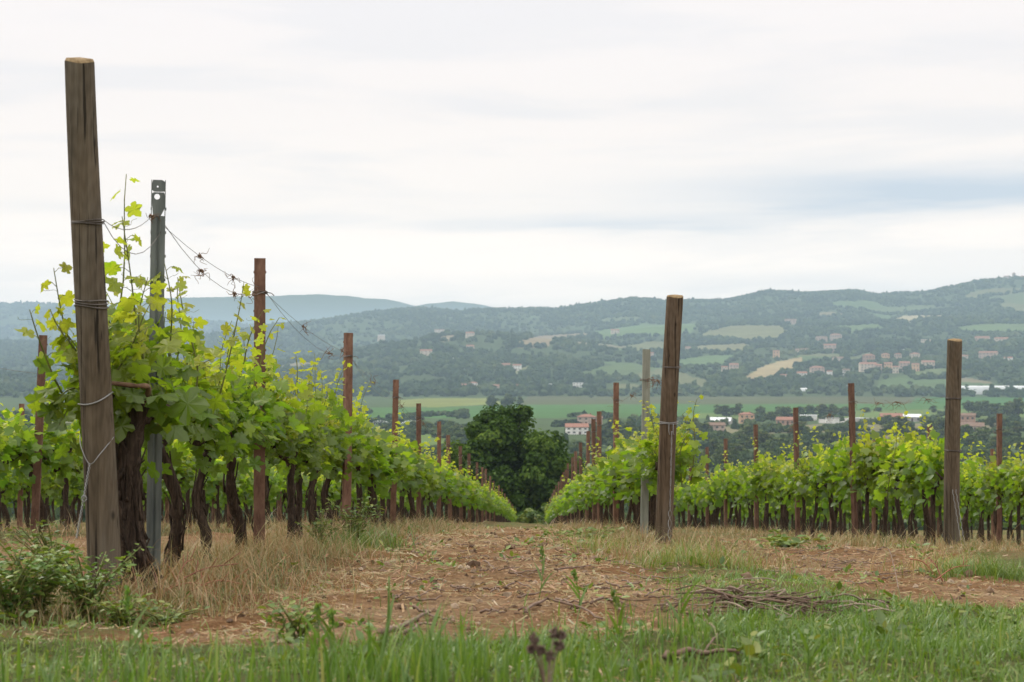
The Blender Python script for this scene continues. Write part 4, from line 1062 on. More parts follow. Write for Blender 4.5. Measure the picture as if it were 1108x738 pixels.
# --- wooden end posts
def wood_post(px0, py0, px1, py1, y, r0, r1, mtl, label, split=False, seed=0):
    """base and top as seen in the photo, at distance y"""
    g = np.random.default_rng(seed)
    b0 = at(px0, py0, y); t0 = at(px1, py1, y); b0[2] = gz(b0[0], y)
    root = empty('wooden_post', tuple(b0))
    d = t0 - b0; L = d[2]; n = 26; zs = np.linspace(-.25, L, n)
    P = np.stack([d[0] / L * zs, np.zeros(n), zs], -1)
    P[:, 0] += .006 * np.sin(zs * 2.1 + seed); seg = 28
    a = np.arange(seg) / seg * 2 * PI
    rad = np.interp(zs, [0, L], [r0, r1])[:, None] * (1 + .010 * np.sin(a * 2 + seed)[None] + .012 * np.sin(a * 3 + zs[:, None] * 1.5 + seed) + .004 * g.normal(size=(1, seg)))
    if split:       # a long split running down from the top
        gap = np.exp(-((a - 4.35) / .13) ** 2)[None] * np.clip((zs[:, None] - L * .55) / (L * .25), 0, 1); rad = rad * (1 - .30 * gap)
    V = np.stack([P[:, 0:1] + rad * np.cos(a), rad * np.sin(a), np.broadcast_to(zs[:, None], rad.shape) + (zs[:, None] > L - .01) * .008 * np.sin(a * 2 + 1)], -1)
    i = np.arange(n - 1)[:, None] * seg; j = np.arange(seg)[None]; k = (j + 1) % seg
    mb = MB(); mb.add(V.reshape(-1, 3), np.stack([i + j, i + k, i + seg + k, i + seg + j], -1).reshape(-1, 4)); mb.build('shaft', mtl, root)
    eb = MB(); top = V[-1].copy(); c_ = P[-1] + (0, 0, .010)
    inner = c_ + (top - c_) * .9; inner[:, 2] += .012
    VV = np.concatenate([top, inner, c_[None] + (0, 0, .016)]); jj_ = np.arange(seg); kk = (jj_ + 1) % seg
    eb.add(VV, [np.stack([jj_, kk, kk + seg, jj_ + seg], -1), np.stack([jj_ + seg, kk + seg, np.full(seg, 2 * seg)], -1)]); eb.build('end_grain', M['wood_end'], root)
    tag(root, label, 'post', 'wooden end posts of the rows')
    def ring(z, k=1, tilt=0.0, rw=.0025, gap=.012, mtl_=None, name='wire_wrap', sag=0.0):
        wb = MB(); aa = np.linspace(0, 2 * PI, 33)
        for q in range(k):
            r_ = np.interp(z, [0, L], [r0, r1]) * 1.035 + rw
            zz = z + q * gap + tilt * np.cos(aa) * r_ + .004 * np.sin(2 * aa + q) - sag * np.clip(-np.sin(aa), 0, 1) ** 2
            tube(wb, np.stack([d[0] / L * zz + r_ * np.cos(aa), r_ * np.sin(aa), zz], -1), rw, 6)
        return wb.build(name, mtl_ or M['wire'], root)
    return root, ring, d, L
wpA, ringA, dA, LA = wood_post(113, 628, 87.5, 69, 6.2, .064, .056, M['wood'], 'tall wooden end post nearest the camera, leaning left', seed=1)
zA = lambda py: (628 - py) / (628 - 69) * LA
ringA(zA(237), 3, .05, .0022, .006); ringA(zA(323), 3, -.05, .0025, .012); ringA(zA(418), 1, .35, .003, mtl_=M['bright_wire'], sag=.02)
xA = lambda z: dA[0] / LA * z
wb = MB(); z1 = zA(468); z2 = zA(485)         # V of anchor wire with a twisted tail and an eye
f_ = -.070
tube(wb, polyline([(xA(z1) - .066, -.01, zA(455)), (xA(z1) - .045, f_, zA(468)), (xA(z2) - .012, f_ - .008, z2), (xA(z1) + .03, f_, zA(474)), (xA(z1) + .066, -.01, zA(458))], 24), .0019, 6)
tt = np.linspace(0, 1, 60)
for ph in (0, PI):
    zz = z2 + (zA(560) - z2) * tt
    tube(wb, np.stack([xA(zz) - .012 - .05 * tt + .0035 * np.cos(tt * 60 + ph), f_ - .008 + .0035 * np.sin(tt * 60 + ph) - .05 * tt, zz], -1), .0017, 5)
aa = np.linspace(0, 2 * PI, 17); ze = zA(520); tube(wb, np.stack([xA(ze) - .034 + .009 * np.cos(aa), np.full(17, f_ - .032), ze + .012 * np.sin(aa)], -1), .0028, 5)
wb.build('anchor_wire', M['bright_wire'], wpA)
wpB, ringB, dB, LB = wood_post(717, 595, 730.5, 322, 13.0, .070, .068, M['wood_warm'], 'wooden end post of the right vine row with split top', split=True, seed=2)
zB = lambda py: (595 - py) / (595 - 322) * LB
xB = lambda z: dB[0] / LB * z
ringB(zB(400), 2, .03, .0025, .008); ringB(zB(462), 2, .04, .0034, .012, mtl_=M['bright_wire'])
wb = MB()
for ox in (-.005, .03): tube(wb, polyline([(xB(zB(464)) + ox, -.078, zB(462)), (xB(zB(470)) + ox, -.088, zB(470)), (xB(zB(472)) + ox + .008, -.084, zB(474))], 8), .003, 5)
for ph in (0, PI):
    zz = zB(470) + (zB(592) - zB(470)) * tt; amp = np.where(tt > .72, .013, .004)
    tube(wb, np.stack([xB(zz) + .02 + .02 * tt + amp * np.cos(tt * 34 + ph), -.085 + amp * np.sin(tt * 34 + ph) - .05 * tt, zz], -1), .0024, 5)
wb.build('anchor_wire', M['bright_wire'], wpB)
wpC, ringC, dC, LC = wood_post(1029.5, 586, 1032.5, 369, 15.8, .078, .072, M['wood'], 'wooden end post of the third row, at the right', seed=3)
zC = lambda py: (586 - py) / (586 - 369) * LC
ringC(zC(430), 2, .03, .003, .01); ringC(zC(485), 2, .03, .003, .01)
wb = MB()
for ox in (-.012, .02):
    zz = zC(525) + (zC(582) - zC(525)) * tt; tube(wb, np.stack([ox + .06 * tt + .003 * np.cos(tt * 50), -.085 - .10 * tt, zz], -1), .0035, 5)
wb.build('anchor_wire', M['bright_wire'], wpC)
# --- grey steel post beside the first wooden post: punched channel with hooks along both edges
b0 = at(165.5, 612, 7.05); t0 = at(171.5, 195, 7.05); b0[2] = gz(b0[0], 7.05)
gp = empty('steel_post', tuple(b0)); L = t0[2] - b0[2]; lx = (t0[0] - b0[0]) / L
gp.rotation_euler = (0, math.atan(lx), .25)
mb = MB(); w_, d_, tk = .031, .020, .003
prof = [(-w_, d_), (-w_, -d_), (-.009, -d_), (0, -d_ + .007), (.009, -d_), (w_, -d_), (w_, d_), (w_ - tk, d_), (w_ - tk, -d_ + tk), (.010, -d_ + tk), (0, -d_ + .010), (-.010, -d_ + tk), (-w_ + tk, -d_ + tk), (-w_ + tk, d_)]
n = len(prof); V = np.array([(x, y, z) for z in (-.3, L - .16) for x, y in prof]); j = np.arange(n); k = (j + 1) % n
mb.add(V, np.stack([j, k, k + n, j + n], -1))
box(mb, (-w_, -d_, L - .16), (-w_ + tk, d_, L)); box(mb, (w_ - tk, -d_, L - .16), (w_, d_, L))
def holed(mb, x0, x1, z0, z1, hx, hz_, hr, y):
    a = np.linspace(0, 2 * PI, 17)[:-1] + PI / 16; c_ = np.stack([hx + hr * np.cos(a), np.full(16, y), hz_ + hr * np.sin(a)], -1)
    # rim points on the rectangle, in the same directions
    R_ = []
    for q in a:
        dx_, dz_ = math.cos(q), math.sin(q)
        s = min(((x1 if dx_ > 0 else x0) - hx) / dx_ if abs(dx_) > 1e-6 else 9, ((z1 if dz_ > 0 else z0) - hz_) / dz_ if abs(dz_) > 1e-6 else 9); R_.append((hx + s * dx_, y, hz_ + s * dz_))
    V = np.concatenate([c_, np.array(R_)]); j = np.arange(16); k = (j + 1) % 16
    mb.add(V, np.stack([j, k, k + 16, j + 16], -1))
holed(mb, -w_ + tk, w_ - tk, L - .16, L - .055, -.006, L - .075, .0125, -d_ + .0015)
holed(mb, -w_ + tk, w_ - tk, L - .053, L, -.004, L - .030, .004, -d_ + .0015)
mb.build('post_channel', M['galv'], gp, smooth=False)
for z in np.arange(.30, L - .1, .105):
    hb_ = MB()
    for s in (-1, 1): box(hb_, (s * w_ - .002, -d_ - .004, z), (s * w_ + .002 * s + .002, -d_ + .004, z + .012))
    hb_.build('hook', M['galv'], gp, smooth=False)
tag(gp, 'grey galvanised steel post with punched hole beside the tallest wooden post', 'post')
# --- pale grey square post behind the right wooden post
y = 15.4; b0 = at(697, 588, y); t0 = at(699.5, 378, y); b0[2] = gz(b0[0], y)
qp = empty('grey_post', tuple(b0)); mb = MB(); L = t0[2] - b0[2]
prof = [(-.036, -.03), (-.03, -.036), (.03, -.036), (.036, -.03), (.036, .03), (.03, .036), (-.03, .036), (-.036, .03)]
zs = np.linspace(-.3, L, 10); V = np.array([(x + (t0[0] - b0[0]) / L * z, y_, z) for z in zs for x, y_ in prof]); i = np.arange(9)[:, None] * 8; j = np.arange(8)[None]; k = (j + 1) % 8
mb.add(V, [np.stack([i + j, i + k, i + 8 + k, i + 8 + j], -1).reshape(-1, 4), (np.arange(8) + 72)[None]]); mb.build('shaft', M['grey_post'], qp, smooth=False)
wb = MB(); aa = np.linspace(0, 2 * PI, 21)
for z in (L - .3, L - .29): tube(wb, np.stack([.01 + .05 * np.cos(aa), .05 * np.sin(aa), z + .004 * np.sin(2 * aa)], -1), .003, 5)
wb.build('wire_tie', M['wire'], qp)
tag(qp, 'pale grey square post standing in the right row behind its wooden post', 'post')

# --- the vines, one by one
START = {4: 6.75, 5: 13.75, 6: 16.7, 7: 18.5, 8: 26.0, 3: 11.0, 2: 19.5, 1: 25.5}
END = {4: 70, 5: 70, 6: 47.5, 7: 42, 8: 43, 3: 36, 2: 37, 1: 37.5}
vines = []
for row in (4, 5, 6, 7, 8, 3, 2, 1):
    y = START[row]; k = 0
    while y < END[row]:
        vines.append((row, k, y)); y += .92 * rng.uniform(.94, 1.06); k += 1
def vine_label(row, k, y):
    rn = {4: 'left vine row', 5: 'right vine row', 6: 'third vine row', 7: 'fourth vine row', 8: 'fifth vine row', 3: 'second vine row from the left', 2: 'far left vine row', 1: 'farthest left vine row'}[row]
    ps = ROWPOSTS[row]; b_ = sum(1 for q in ps if q < y)
    if row in (4, 5, 6) and y < (46 if row == 4 else 36):
        same = [q for q in vines if q[0] == row and sum(1 for p_ in ps if p_ < q[2]) == b_]
        i = [q[1] for q in same].index(k); last = len(same)
        if b_ == 0: return '%s grape vine of the %s, %s the first rusty post' % (ORD[min(i, 19)], rn, 'before')
        return '%s grape vine after the %s rusty post of the %s' % (ORD[i], ORD[b_ - 1], rn)
    if row in (4, 5, 6): return 'small distant grape vine far down the %s' % rn
    if b_ == 0: return 'grape vine in the %s before its first rusty post' % rn
    return 'grape vine in the %s past its %s rusty post' % (rn, ORD[b_ - 1])
for row, k, y in vines:
    dist = y
    side = abs(row - 4.5) > 1
    if y < 15.5 and row in (4, 5): src = NEARV[[0, 1, 2, 5, 3, 4][k % 6]] if row == 4 else NEARV[[5, 3, 5, 1][k % 4]]
    elif y < 34: src = MIDV[(k * 5 + row) % 6]
    else: src = FARV[(k * 3 + row) % 5]
    o = proto_copy(src)
    x = float(rowx(row, y)) + rng.normal(0, .03) + {4: -.10, 3: -.10, 5: .05, 6: .10, 7: .06}.get(row, 0)
    o.location = (x, y, gz(x, y) - .01); s = rng.uniform(.93, 1.08)
    zs = 1.17 if row in (6, 7, 8) else (.95 if row == 5 else 1.0)
    o.rotation_euler = (0, 0, (PI if rng.random() < .5 else 0) + rng.normal(0, .12)); o.scale = (s * rng.uniform(.95, 1.15), s, s * zs * rng.uniform(.94, 1.06))
    tag(o, vine_label(row, k, y), 'grape vine', 'grape vines in the trellis rows')
print('vines', len(vines))
for src in NEARV + MIDV + FARV:
    if src.name not in _used:
        for ch in list(src.children_recursive): bpy.data.objects.remove(ch)
        bpy.data.objects.remove(src)
# the far ends of the two middle rows: one mass
def gather(src):
    out = []
    for ch in src.children_recursive:
        me = ch.data; n = len(me.vertices); co = np.empty(n * 3); me.vertices.foreach_get('co', co)
        lt = np.empty(len(me.polygons), int); me.polygons.foreach_get('loop_total', lt); li = np.empty(len(me.loops), int); me.loops.foreach_get('vertex_index', li)
        ag = np.empty(n); me.attributes['age'].data.foreach_get('value', ag)
        st = np.concatenate(([0], np.cumsum(lt)[:-1])); fs = []
        for q in np.unique(lt):
            s0 = st[lt == q]; fs.append(li[s0[:, None] + np.arange(q)[None]])
        out.append((ch.name.split('.')[0], co.reshape(-1, 3), fs, ag))
    return out
packs = [gather(s) for s in FARV]
fr = MB(); frt = MB()
for row, yend in ((4, 122), (5, 122), (7, 70), (8, 70), (9, 75), (3, 62), (2, 62), (1, 62), (0, 66)):
    y = END.get(row, 33)
    while y < yend:
        x = float(rowx(row, y)); c_ = np.array([x, y, gz(x, y)]); flip = 1 if rng.random() < .5 else -1; s = rng.uniform(.92, 1.1)
        for nm, co, fs, ag in packs[rng.integers(5)]:
            (fr if nm == 'foliage' else frt).add(co * np.array([flip, flip, 1]) * s + c_, fs, ag)
        y += .92
root = fr.build('distant_vines', M['vine_leaf'], smooth=False); tag(root, 'distant vines at the far ends of the two middle rows', 'grape vines', kind='stuff')
tk_ = frt.build('trunks', M['bark'], root); tag(tk_, kind='stuff')

# --- thick gnarled trunk of the first vine, and its arm reaching to the post
def gnarled(px, pyb, y, label, pts, r, arms):
    b0 = at(px, pyb, y); b0[2] = gz(b0[0], y)
    root = empty('old_vine_trunk', tuple(b0)); g = np.random.default_rng(int(px))
    mb = MB(); P = polyline(pts, 26); n = len(P); tt_ = np.linspace(0, 1, n)
    rad = np.interp(tt_, np.linspace(0, 1, len(r)), r) * (1 + .10 * g.normal(size=n))
    tube(mb, P, rad, 14, .13)
    for _ in range(34):
        a = g.uniform(0, 2 * PI); k0 = g.integers(2, n - 8); k1 = min(n - 1, k0 + g.integers(4, 10)); off = np.array([math.cos(a), math.sin(a), 0])
        S_ = P[k0:k1] + off * (rad[k0:k1] * 1.06)[:, None] + g.normal(0, .004, (k1 - k0, 3)); S_[-1] += off * .025; S_[0] += off * .01
        tube(mb, S_, np.linspace(.008, .003, len(S_)), 4)
    mb.build('trunk', M['bark'], root)
    for a_ in arms:
        ab = MB(); pa = polyline(a_[0], 14); tube(ab, pa, np.interp(np.linspace(0, 1, 14), [0, 1], a_[1]) * (1 + .08 * g.normal(size=14)), 8, .08); ab.build('arm', a_[2], root)
    tag(root, label, 'grape vine trunk', 'grape vines in the trellis rows')
gnarled(160, 634, 6.35, 'thick gnarled old vine trunk between the tall wooden post and grey steel post',
        [(.0, 0, -.1), (.005, 0, .03), (-.03, -.02, .14), (-.06, .0, .28), (-.075, .03, .45), (-.07, .05, .62), (-.05, .08, .75)], [.054, .056, .038, .033, .031, .030, .040],
        [([(-.05, .08, .70), (-.02, .2, .73), (.0, .42, .74)], (.03, .018), M['bark']), ([(-.05, .08, .75), (.0, .0, .83), (-.05, -.05, .84), (-.22, -.1, .86)], (.012, .008), M['cane'])])
# tall leafy shoots round the first posts, rising above the hedge
def tall_shoot(pts, y, label, a0=.3, s0=.125, stp=.085):
    P3 = [at(px, py, yy) for (px, py), yy in zip(pts, np.linspace(y[0], y[1], len(pts)))]
    root_l = P3[0]; sh = empty('vine_shoot', tuple(root_l)); P = polyline(np.array(P3) - root_l, 14); g = np.random.default_rng(int(pts[0][0] * 7 + pts[-1][1]))
    mb = MB(); tube(mb, P, np.linspace(.006, .0018, 14), 6)
    for q in P[7:13:2]:
        a = g.uniform(0, 6.28); t_ = np.linspace(0, 1, 8)[:, None]
        tube(mb, q + t_ * np.array([math.cos(a) * .07, .02, .03]) + .008 * np.sin(t_ * 6) * np.array([1, 0, 1]), .0009, 3)
    mb.build('stem', M['stem'], sh); lb = MB(); stb = MB(); leaves_on(g, P, lb, s0 * .95, .045, stp * .75, a0, 1.1, (LV, LF), stems=stb)
    lb.build('leaves', M['vine_leaf'], sh, smooth=False); stb.build('leaf_stalks', M['stem'], sh)
    tag(sh, label, 'vine shoot', 'long shoots standing above the first vines')
tall_shoot([(118, 470), (100, 420), (72, 360), (58, 290)], (6.5, 6.2), 'thin shoot leaning left past the tall wooden post')
tall_shoot([(108, 470), (70, 430), (45, 375), (32, 335)], (6.6, 6.3), 'low shoot with pale leaves at the left of the tall post')
tall_shoot([(158, 470), (152, 400), (143, 310), (132, 234)], (6.7, 6.5), 'tallest leafy shoot, between the wooden and grey steel posts', .2, .14, .06)
tall_shoot([(172, 460), (158, 400), (150, 345), (160, 300)], (6.5, 6.4), 'broad leaved shoot crossing the grey steel post', .1, .16, .055)
tall_shoot([(190, 460), (184, 390), (186, 330), (178, 285)], (7.2, 7.0), 'shoot rising right behind the grey steel post', .2, .14, .065)
tall_shoot([(206, 450), (214, 400), (200, 345), (192, 300)], (7.6, 7.4), 'shoot just right of the grey steel post', .4, .12, .07)
tall_shoot([(232, 450), (246, 395), (258, 340), (264, 305)], (8.4, 8.3), 'thin shoot left of the first rusty post', .5, .10, .08)
tall_shoot([(250, 440), (262, 400), (270, 365), (282, 340)], (9.3, 9.2), 'short shoot in front of the first rusty post', .5, .10, .08)
tall_shoot([(748, 520), (752, 480), (750, 450), (754, 432)], (13.4, 13.3), 'leafy shoot right of the split wooden post', .2, .13, .05)
tall_shoot([(738, 525), (736, 490), (744, 465), (738, 448)], (13.5, 13.4), 'shoot hanging round the split wooden post', .2, .14, .05)
tall_shoot([(960, 540), (964, 505), (970, 480), (968, 458)], (17.6, 17.5), 'leafy shoot between rusty post and third wooden post', .4, .13, .05)
# --- trellis wires
def wire(row, pts, label, r=.0017, sag=.03):
    mb = MB(); P = []
    for a, b_ in zip(pts[:-1], pts[1:]):
        n = 8; t_ = np.linspace(0, 1, n, endpoint=False)[:, None]; q = np.array(a) + (np.array(b_) - np.array(a)) * t_; q[:, 2] -= (sag * 4 * t_ * (1 - t_))[:, 0]; P += list(q)
    P.append(np.array(pts[-1])); tube(mb, np.array(P), r, 4); o = mb.build('trellis_wire', M['wire']); tag(o, label, 'wire', 'trellis wires of the vine rows'); return np.array(P)
def rowpts(row, h, ys, off=0.0): return [(float(rowx(row, y)) + off, y, gz(float(rowx(row, y)), y) + h) for y in ys]
wA = at(112, 240, 6.2); wM = at(173, 240, 7.05)
ups = {}
ups[4] = wire(4, [at(112, 238, 6.15), at(165, 233, 7.03)] + rowpts(4, 1.60, D4[:12]), 'upper top wire of the left row, running over the grey steel post', sag=.05)
ups[40] = wire(4, [at(112, 240, 6.25), at(178, 243, 7.1)] + rowpts(4, 1.575, D4[:12], .035), 'lower top wire of the left row, close under the upper one', sag=.13)
wire(4, rowpts(4, .80, [6.3, 7.1] + D4[:8]), 'cordon wire carrying the arms of the left row')
ups[5] = wire(5, [at(728, 402, 13.0), at(701, 409, 15.4)] + rowpts(5, 1.76, D5[:8]), 'top wire of the right row from its wooden post', sag=.05)
wire(5, rowpts(5, .80, [13.2] + D5[:6]), 'cordon wire carrying the arms of the right row')
ups[6] = wire(6, [at(1030, 428, 15.8)] + rowpts(6, 1.78, D6), 'top wire of the third row from its wooden post', sag=.04)
wire(6, rowpts(6, .80, [16] + D6), 'cordon wire carrying the arms of the third row')
ups[7] = wire(7, rowpts(7, 1.73, [19.3] + D7), 'top wire of the fourth row'); ups[3] = wire(3, rowpts(3, 1.45, [9.8] + D3), 'top wire of the second row from the left', sag=.05)
wire(2, rowpts(2, 1.5, [18.3] + D2), 'top wire of the far left row')
def tendril(P, f, size, label, seed):
    g = np.random.default_rng(seed); k = f * (len(P) - 1); i = int(k); c_ = P[i] + (P[min(i + 1, len(P) - 1)] - P[i]) * (k - i)
    mb = MB()
    for _ in range(7):
        d_ = unit(g.normal(size=3) * (1, 1, .8) + (0, 0, -.35)); e = unit(np.cross(d_, g.normal(size=3))); t_ = np.linspace(0, 1, 9)[:, None]
        tube(mb, d_ * t_ * size * g.uniform(.4, 1.1) + e * size * .22 * np.sin(t_ * g.uniform(3, 8)), np.linspace(.0022, .0009, 9) * (c_[1] / 9) ** .5, 4)
    aa_ = np.linspace(0, 4 * PI, 24); v = unit(P[min(i + 1, len(P) - 1)] - P[i - 1 if i else 0])
    tube(mb, np.stack([.007 * np.cos(aa_), np.linspace(-.02, .02, 24), .007 * np.sin(aa_)], -1), .0026, 4)
    o = mb.build('dried_tendril', M['cane']); o.location = c_; tag(o, label, 'dried tendril', 'dried tendrils left on the wires')
k = 0
for f, s, key, lab in [(.075, .05, 4, 'on the upper left wire by the grey steel post'), (.105, .07, 4, 'on the upper left wire'), (.13, .06, 4, 'on the upper left wire'), (.10, .08, 40, 'on the lower left wire'), (.125, .06, 40, 'on the lower left wire'), (.142, .10, 40, 'on the lower left wire'),
                  (.185, .08, 4, 'on the wire just past the first rusty post'), (.205, .12, 40, 'largest one hanging past the first rusty post'), (.225, .08, 4, 'on the wire before the second rusty post'), (.27, .10, 4, 'on the wire past the second rusty post'), (.31, .12, 40, 'on the wire past the second rusty post'), (.33, .1, 4, 'on the wire before the third rusty post'), (.40, .12, 4, 'on the wire past the third rusty post'),
                  (.02, .10, 5, 'on the wire beside the split wooden post'), (.06, .14, 5, 'on the wire beside the split wooden post'), (.09, .14, 5, 'on the wire by the pale grey post'), (.16, .12, 5, 'on the wire by the pale grey post'), (.22, .14, 5, 'on the wire before the first rusty post of the right row'),
                  (.03, .12, 6, 'on the wire beside the third wooden post'), (.07, .16, 6, 'on the wire between third wooden post and rusty post'), (.10, .13, 6, 'on the wire between third wooden post and rusty post'), (.145, .14, 6, 'on the wire right of the tilted rusty post'), (.2, .14, 6, 'on the third row wire'), (.3, .15, 6, 'on the third row wire'),
                  (.12, .12, 3, 'on the wire at the left edge'), (.22, .12, 3, 'on the wire at the left edge'), (.05, .12, 7, 'on the fourth row wire'), (.2, .14, 7, 'on the fourth row wire')]:
    tendril(ups[key], f, s, 'dried brown tendril ' + lab, 500 + k); k += 1

# ------------------------------------------------------------------ grass, straw and weeds
def blade_strip(mb, P, h, wd, bend, age, g, segs=3):
    """curved tapering blades standing at points P"""
    n = len(P); a = g.uniform(0, 2 * PI, n); dr = np.stack([np.cos(a), np.sin(a), np.zeros(n)], -1); sd_ = np.stack([-np.sin(a + g.normal(0, .5, n)), np.cos(a), np.zeros(n)], -1)
    rows_ = []
    for k in range(segs + 1):
        f_ = k / segs; c_ = P + dr * (bend * h * f_ ** 2)[:, None] + np.array([0, 0, 1.0]) * (h * (f_ - .35 * bend * f_ ** 2))[:, None]
        wk = wd * (1 - f_ ** 1.5) * .5
        if k < segs: rows_ += [c_ - sd_ * wk[:, None], c_ + sd_ * wk[:, None]]
        else: rows_ += [c_]
    V = np.stack(rows_, 1); m_ = V.shape[1]; base = (np.arange(n) * m_)[:, None]
    Qs = np.concatenate([base + np.array([[2*k, 2*k+1, 2*k+3, 2*k+2]]) for k in range(segs - 1)]); T_ = base + np.array([[m_ - 3, m_ - 2, m_ - 1]])
    mb.add(V.reshape(-1, 3), [Qs, T_], np.repeat(age, m_))
def scatter(n, x0, x1, y0, y1, g):
    y = np.sqrt(g.random(n) * (y1**2 - y0**2) + y0**2); x = g.uniform(-1, 1, n)
    return x0 + (x1 - x0) * (x + 1) / 2, y
g = np.random.default_rng(11)
# turf across the front
gb = MB()
n = 330000; y = g.uniform(2.6, 8.6, n); x = g.uniform(-.42, .42, n) * y + g.normal(0, .1, n)
k = g.random(n) < turfmask(x, y) ** 1.6 * np.clip(1.25 - .08 * y, .4, 1) * np.clip(.62 + 1.9 * fbm(x * 1.9, y * 1.9, 3), np.where(x > .6, .45, .22), 1) * np.where(x > .6, 1.0, np.where(y > 5.2, .3, .9))
x, y = x[k], y[k]; n = len(x); print('grass', n)
lush = np.clip(.5 + fbm(x * .9 + 4, y * .9, 3), 0, 1)
h = np.clip((y - 2.5) / 1.9, .4, 1) * g.gamma(2.4, .0105, n) * (.7 + .7 * lush) * np.where(x > .5, 1.15, 1.0)
blade_strip(gb, np.stack([x, y, ground(x, y) - .005], -1), h, g.uniform(.003, .006, n), g.uniform(.2, 1.5, n), np.clip(g.beta(1.7, 2.6, n) + .35 * (.5 - lush), 0, 1), g)
# longer blades in clumps
for cxp, yy, cnt_, hh, sp_ in [(60, 3.6, 120, .17, .25), (130, 3.7, 80, .22, .15), (250, 3.5, 90, .16, .25), (345, 3.6, 120, .20, .22), (415, 3.55, 60, .30, .10), (470, 3.6, 130, .22, .16), (520, 3.5, 90, .18, .2), (640, 3.6, 150, .19, .22), (690, 3.8, 100, .20, .15), (740, 4.4, 60, .2, .12), (860, 3.9, 120, .15, .3), (1000, 4.2, 160, .16, .35), (1080, 4.4, 120, .18, .3), (900, 5.0, 150, .14, .4), (1020, 5.4, 200, .16, .4)]:
    q = at(cxp, 600, yy); x = q[0] + g.normal(0, sp_, cnt_); y = yy + g.normal(0, sp_, cnt_); y = np.maximum(y, 3.3)
    blade_strip(gb, np.stack([x, y, ground(x, y) - .005], -1), hh * .6 * g.uniform(.5, 1.3, cnt_), g.uniform(.004, .0085, cnt_), g.uniform(.05, .5, cnt_), g.beta(2, 3.5, cnt_), g, 4)
tag(gb.build('grass', M['grass'], smooth=True), 'fresh green grass along the near headland', 'grass', kind='stuff')
# dry grass round the foot of every row and straggling over the path
sb = MB(); P_, H_, A_ = [], [], []
for row, y0, y1, n in [(4, 5.4, 30, 40000), (5, 10.5, 34, 20000), (6, 13.5, 40, 17000), (7, 17.5, 40, 5000), (3, 9, 34, 11000), (2, 17, 36, 5000), (8, 24, 40, 2500), (1, 23, 36, 2500)]:
    u = g.random(n); y = y0 * (y1 / y0) ** u; x = rowx(row, y) + g.normal(0, .40, n)
    kk = g.random(n) < np.clip(.7 + 1.1 * fbm(x * 1.5 + 7, y * 1.5, 3), .1, 1); x, y = x[kk], y[kk]; n = len(x)
    P_.append(np.stack([x, y, ground(x, y) - .005], -1)); H_.append(g.gamma(2.3, .040, n) * np.clip(.9 + 1.0 * fbm(x * 1.1, y * 1.1 + 9, 2), .35, 1.5)); A_.append(np.clip(g.beta(3, 2.2, n) - .55 * (g.random(n) < .20), 0, 1))
P_ = np.concatenate(P_); H_ = np.concatenate(H_); A_ = np.concatenate(A_); n = len(P_)
blade_strip(sb, P_, H_, g.uniform(.002, .0045, n) * np.clip(P_[:, 1] / 9, 1, 3), g.uniform(.2, 1.5, n), A_, g)
tag(sb.build('dry_grass', M['straw']), 'dry straw coloured grass round the feet of the vines', 'grass', kind='stuff')
# straw mulch and crumbs on the bare strips
mbm = MB(); n = 90000; u = g.random(n); y = 3.6 * (34 / 3.6) ** u; lane = g.random(n)
x = np.where(lane < .36, ROWDIR * y + g.uniform(-1.5, 1.0, n), ROWDIR * y + g.uniform(1.3, 4.2, n))
x = np.where(lane > .72, ROWDIR * y + np.where(lane > .86, -.85, .22) + g.normal(0, .13, n), x)
kk = g.random(n) > turfmask(x, y) * .85; x, y = x[kk], y[kk]; n = len(x)
a = g.uniform(0, PI, n); D = np.stack([np.cos(a), np.sin(a), g.normal(0, .22, n)], -1); L_ = g.gamma(2.2, .0088, n) * np.clip(y / 7, .8, 2); z = ground(x, y) + .004
TP = np.array([(-.5, -.5, 0), (.5, -.5, 0), (.5, .5, .3), (-.5, .5, .3)]) * np.array([.11, 1, .05])
place(TP, [np.array([[0, 1, 2, 3]])], np.stack([x, y, z + .004], -1), D, np.stack([g.normal(0, .4, n), g.normal(0, .4, n), np.ones(n)], -1), L_, mbm, np.clip(g.beta(1.8, 1.3, n), .3, 1))
tag(mbm.build('straw_mulch', M['straw'], smooth=False), 'chopped straw scattered over the bare soil', 'straw', kind='stuff')
# clods and stones
cb_ = MB(); n = 5500; u = g.random(n); y = 3.8 * (26 / 3.8) ** u; x = np.where(g.random(n) < .55, ROWDIR * y + g.uniform(-1.6, 1.1, n), ROWDIR * y + g.uniform(1.2, 4.4, n))
kk = g.random(n) > turfmask(x, y); x, y = x[kk], y[kk]; n = len(x); s = g.gamma(2.0, .0036, n) * np.clip(y / 8, .8, 1.3)
i12 = IV[:12]; f20 = np.array([(0,11,5),(0,5,1),(0,1,7),(0,7,10),(0,10,11),(1,5,9),(5,11,4),(11,10,2),(10,7,6),(7,1,8),(3,9,4),(3,4,2),(3,2,6),(3,6,8),(3,8,9),(4,9,5),(2,4,11),(6,2,10),(8,6,7),(9,8,1)])
V = i12[None] * (1 + .3 * g.normal(size=(n, 12, 1))) * s[:, None, None] * np.array([1.1, 1, .9]) + np.stack([x, y, ground(x, y) + s * .25], -1)[:, None]
cb_.add(V.reshape(-1, 3), (f20[None] + (np.arange(n) * 12)[:, None, None]).reshape(-1, 3))
m, t, out = mat('clod'); c = ramp(t, island(t), [(0, (.10, .062, .038)), (.6, (.22, .145, .092)), (1, (.38, .30, .21))]); principled(t, out, c, .95); tag(cb_.build('clods', m, smooth=False), 'brown clods of earth on the bare strips', 'soil', kind='stuff')
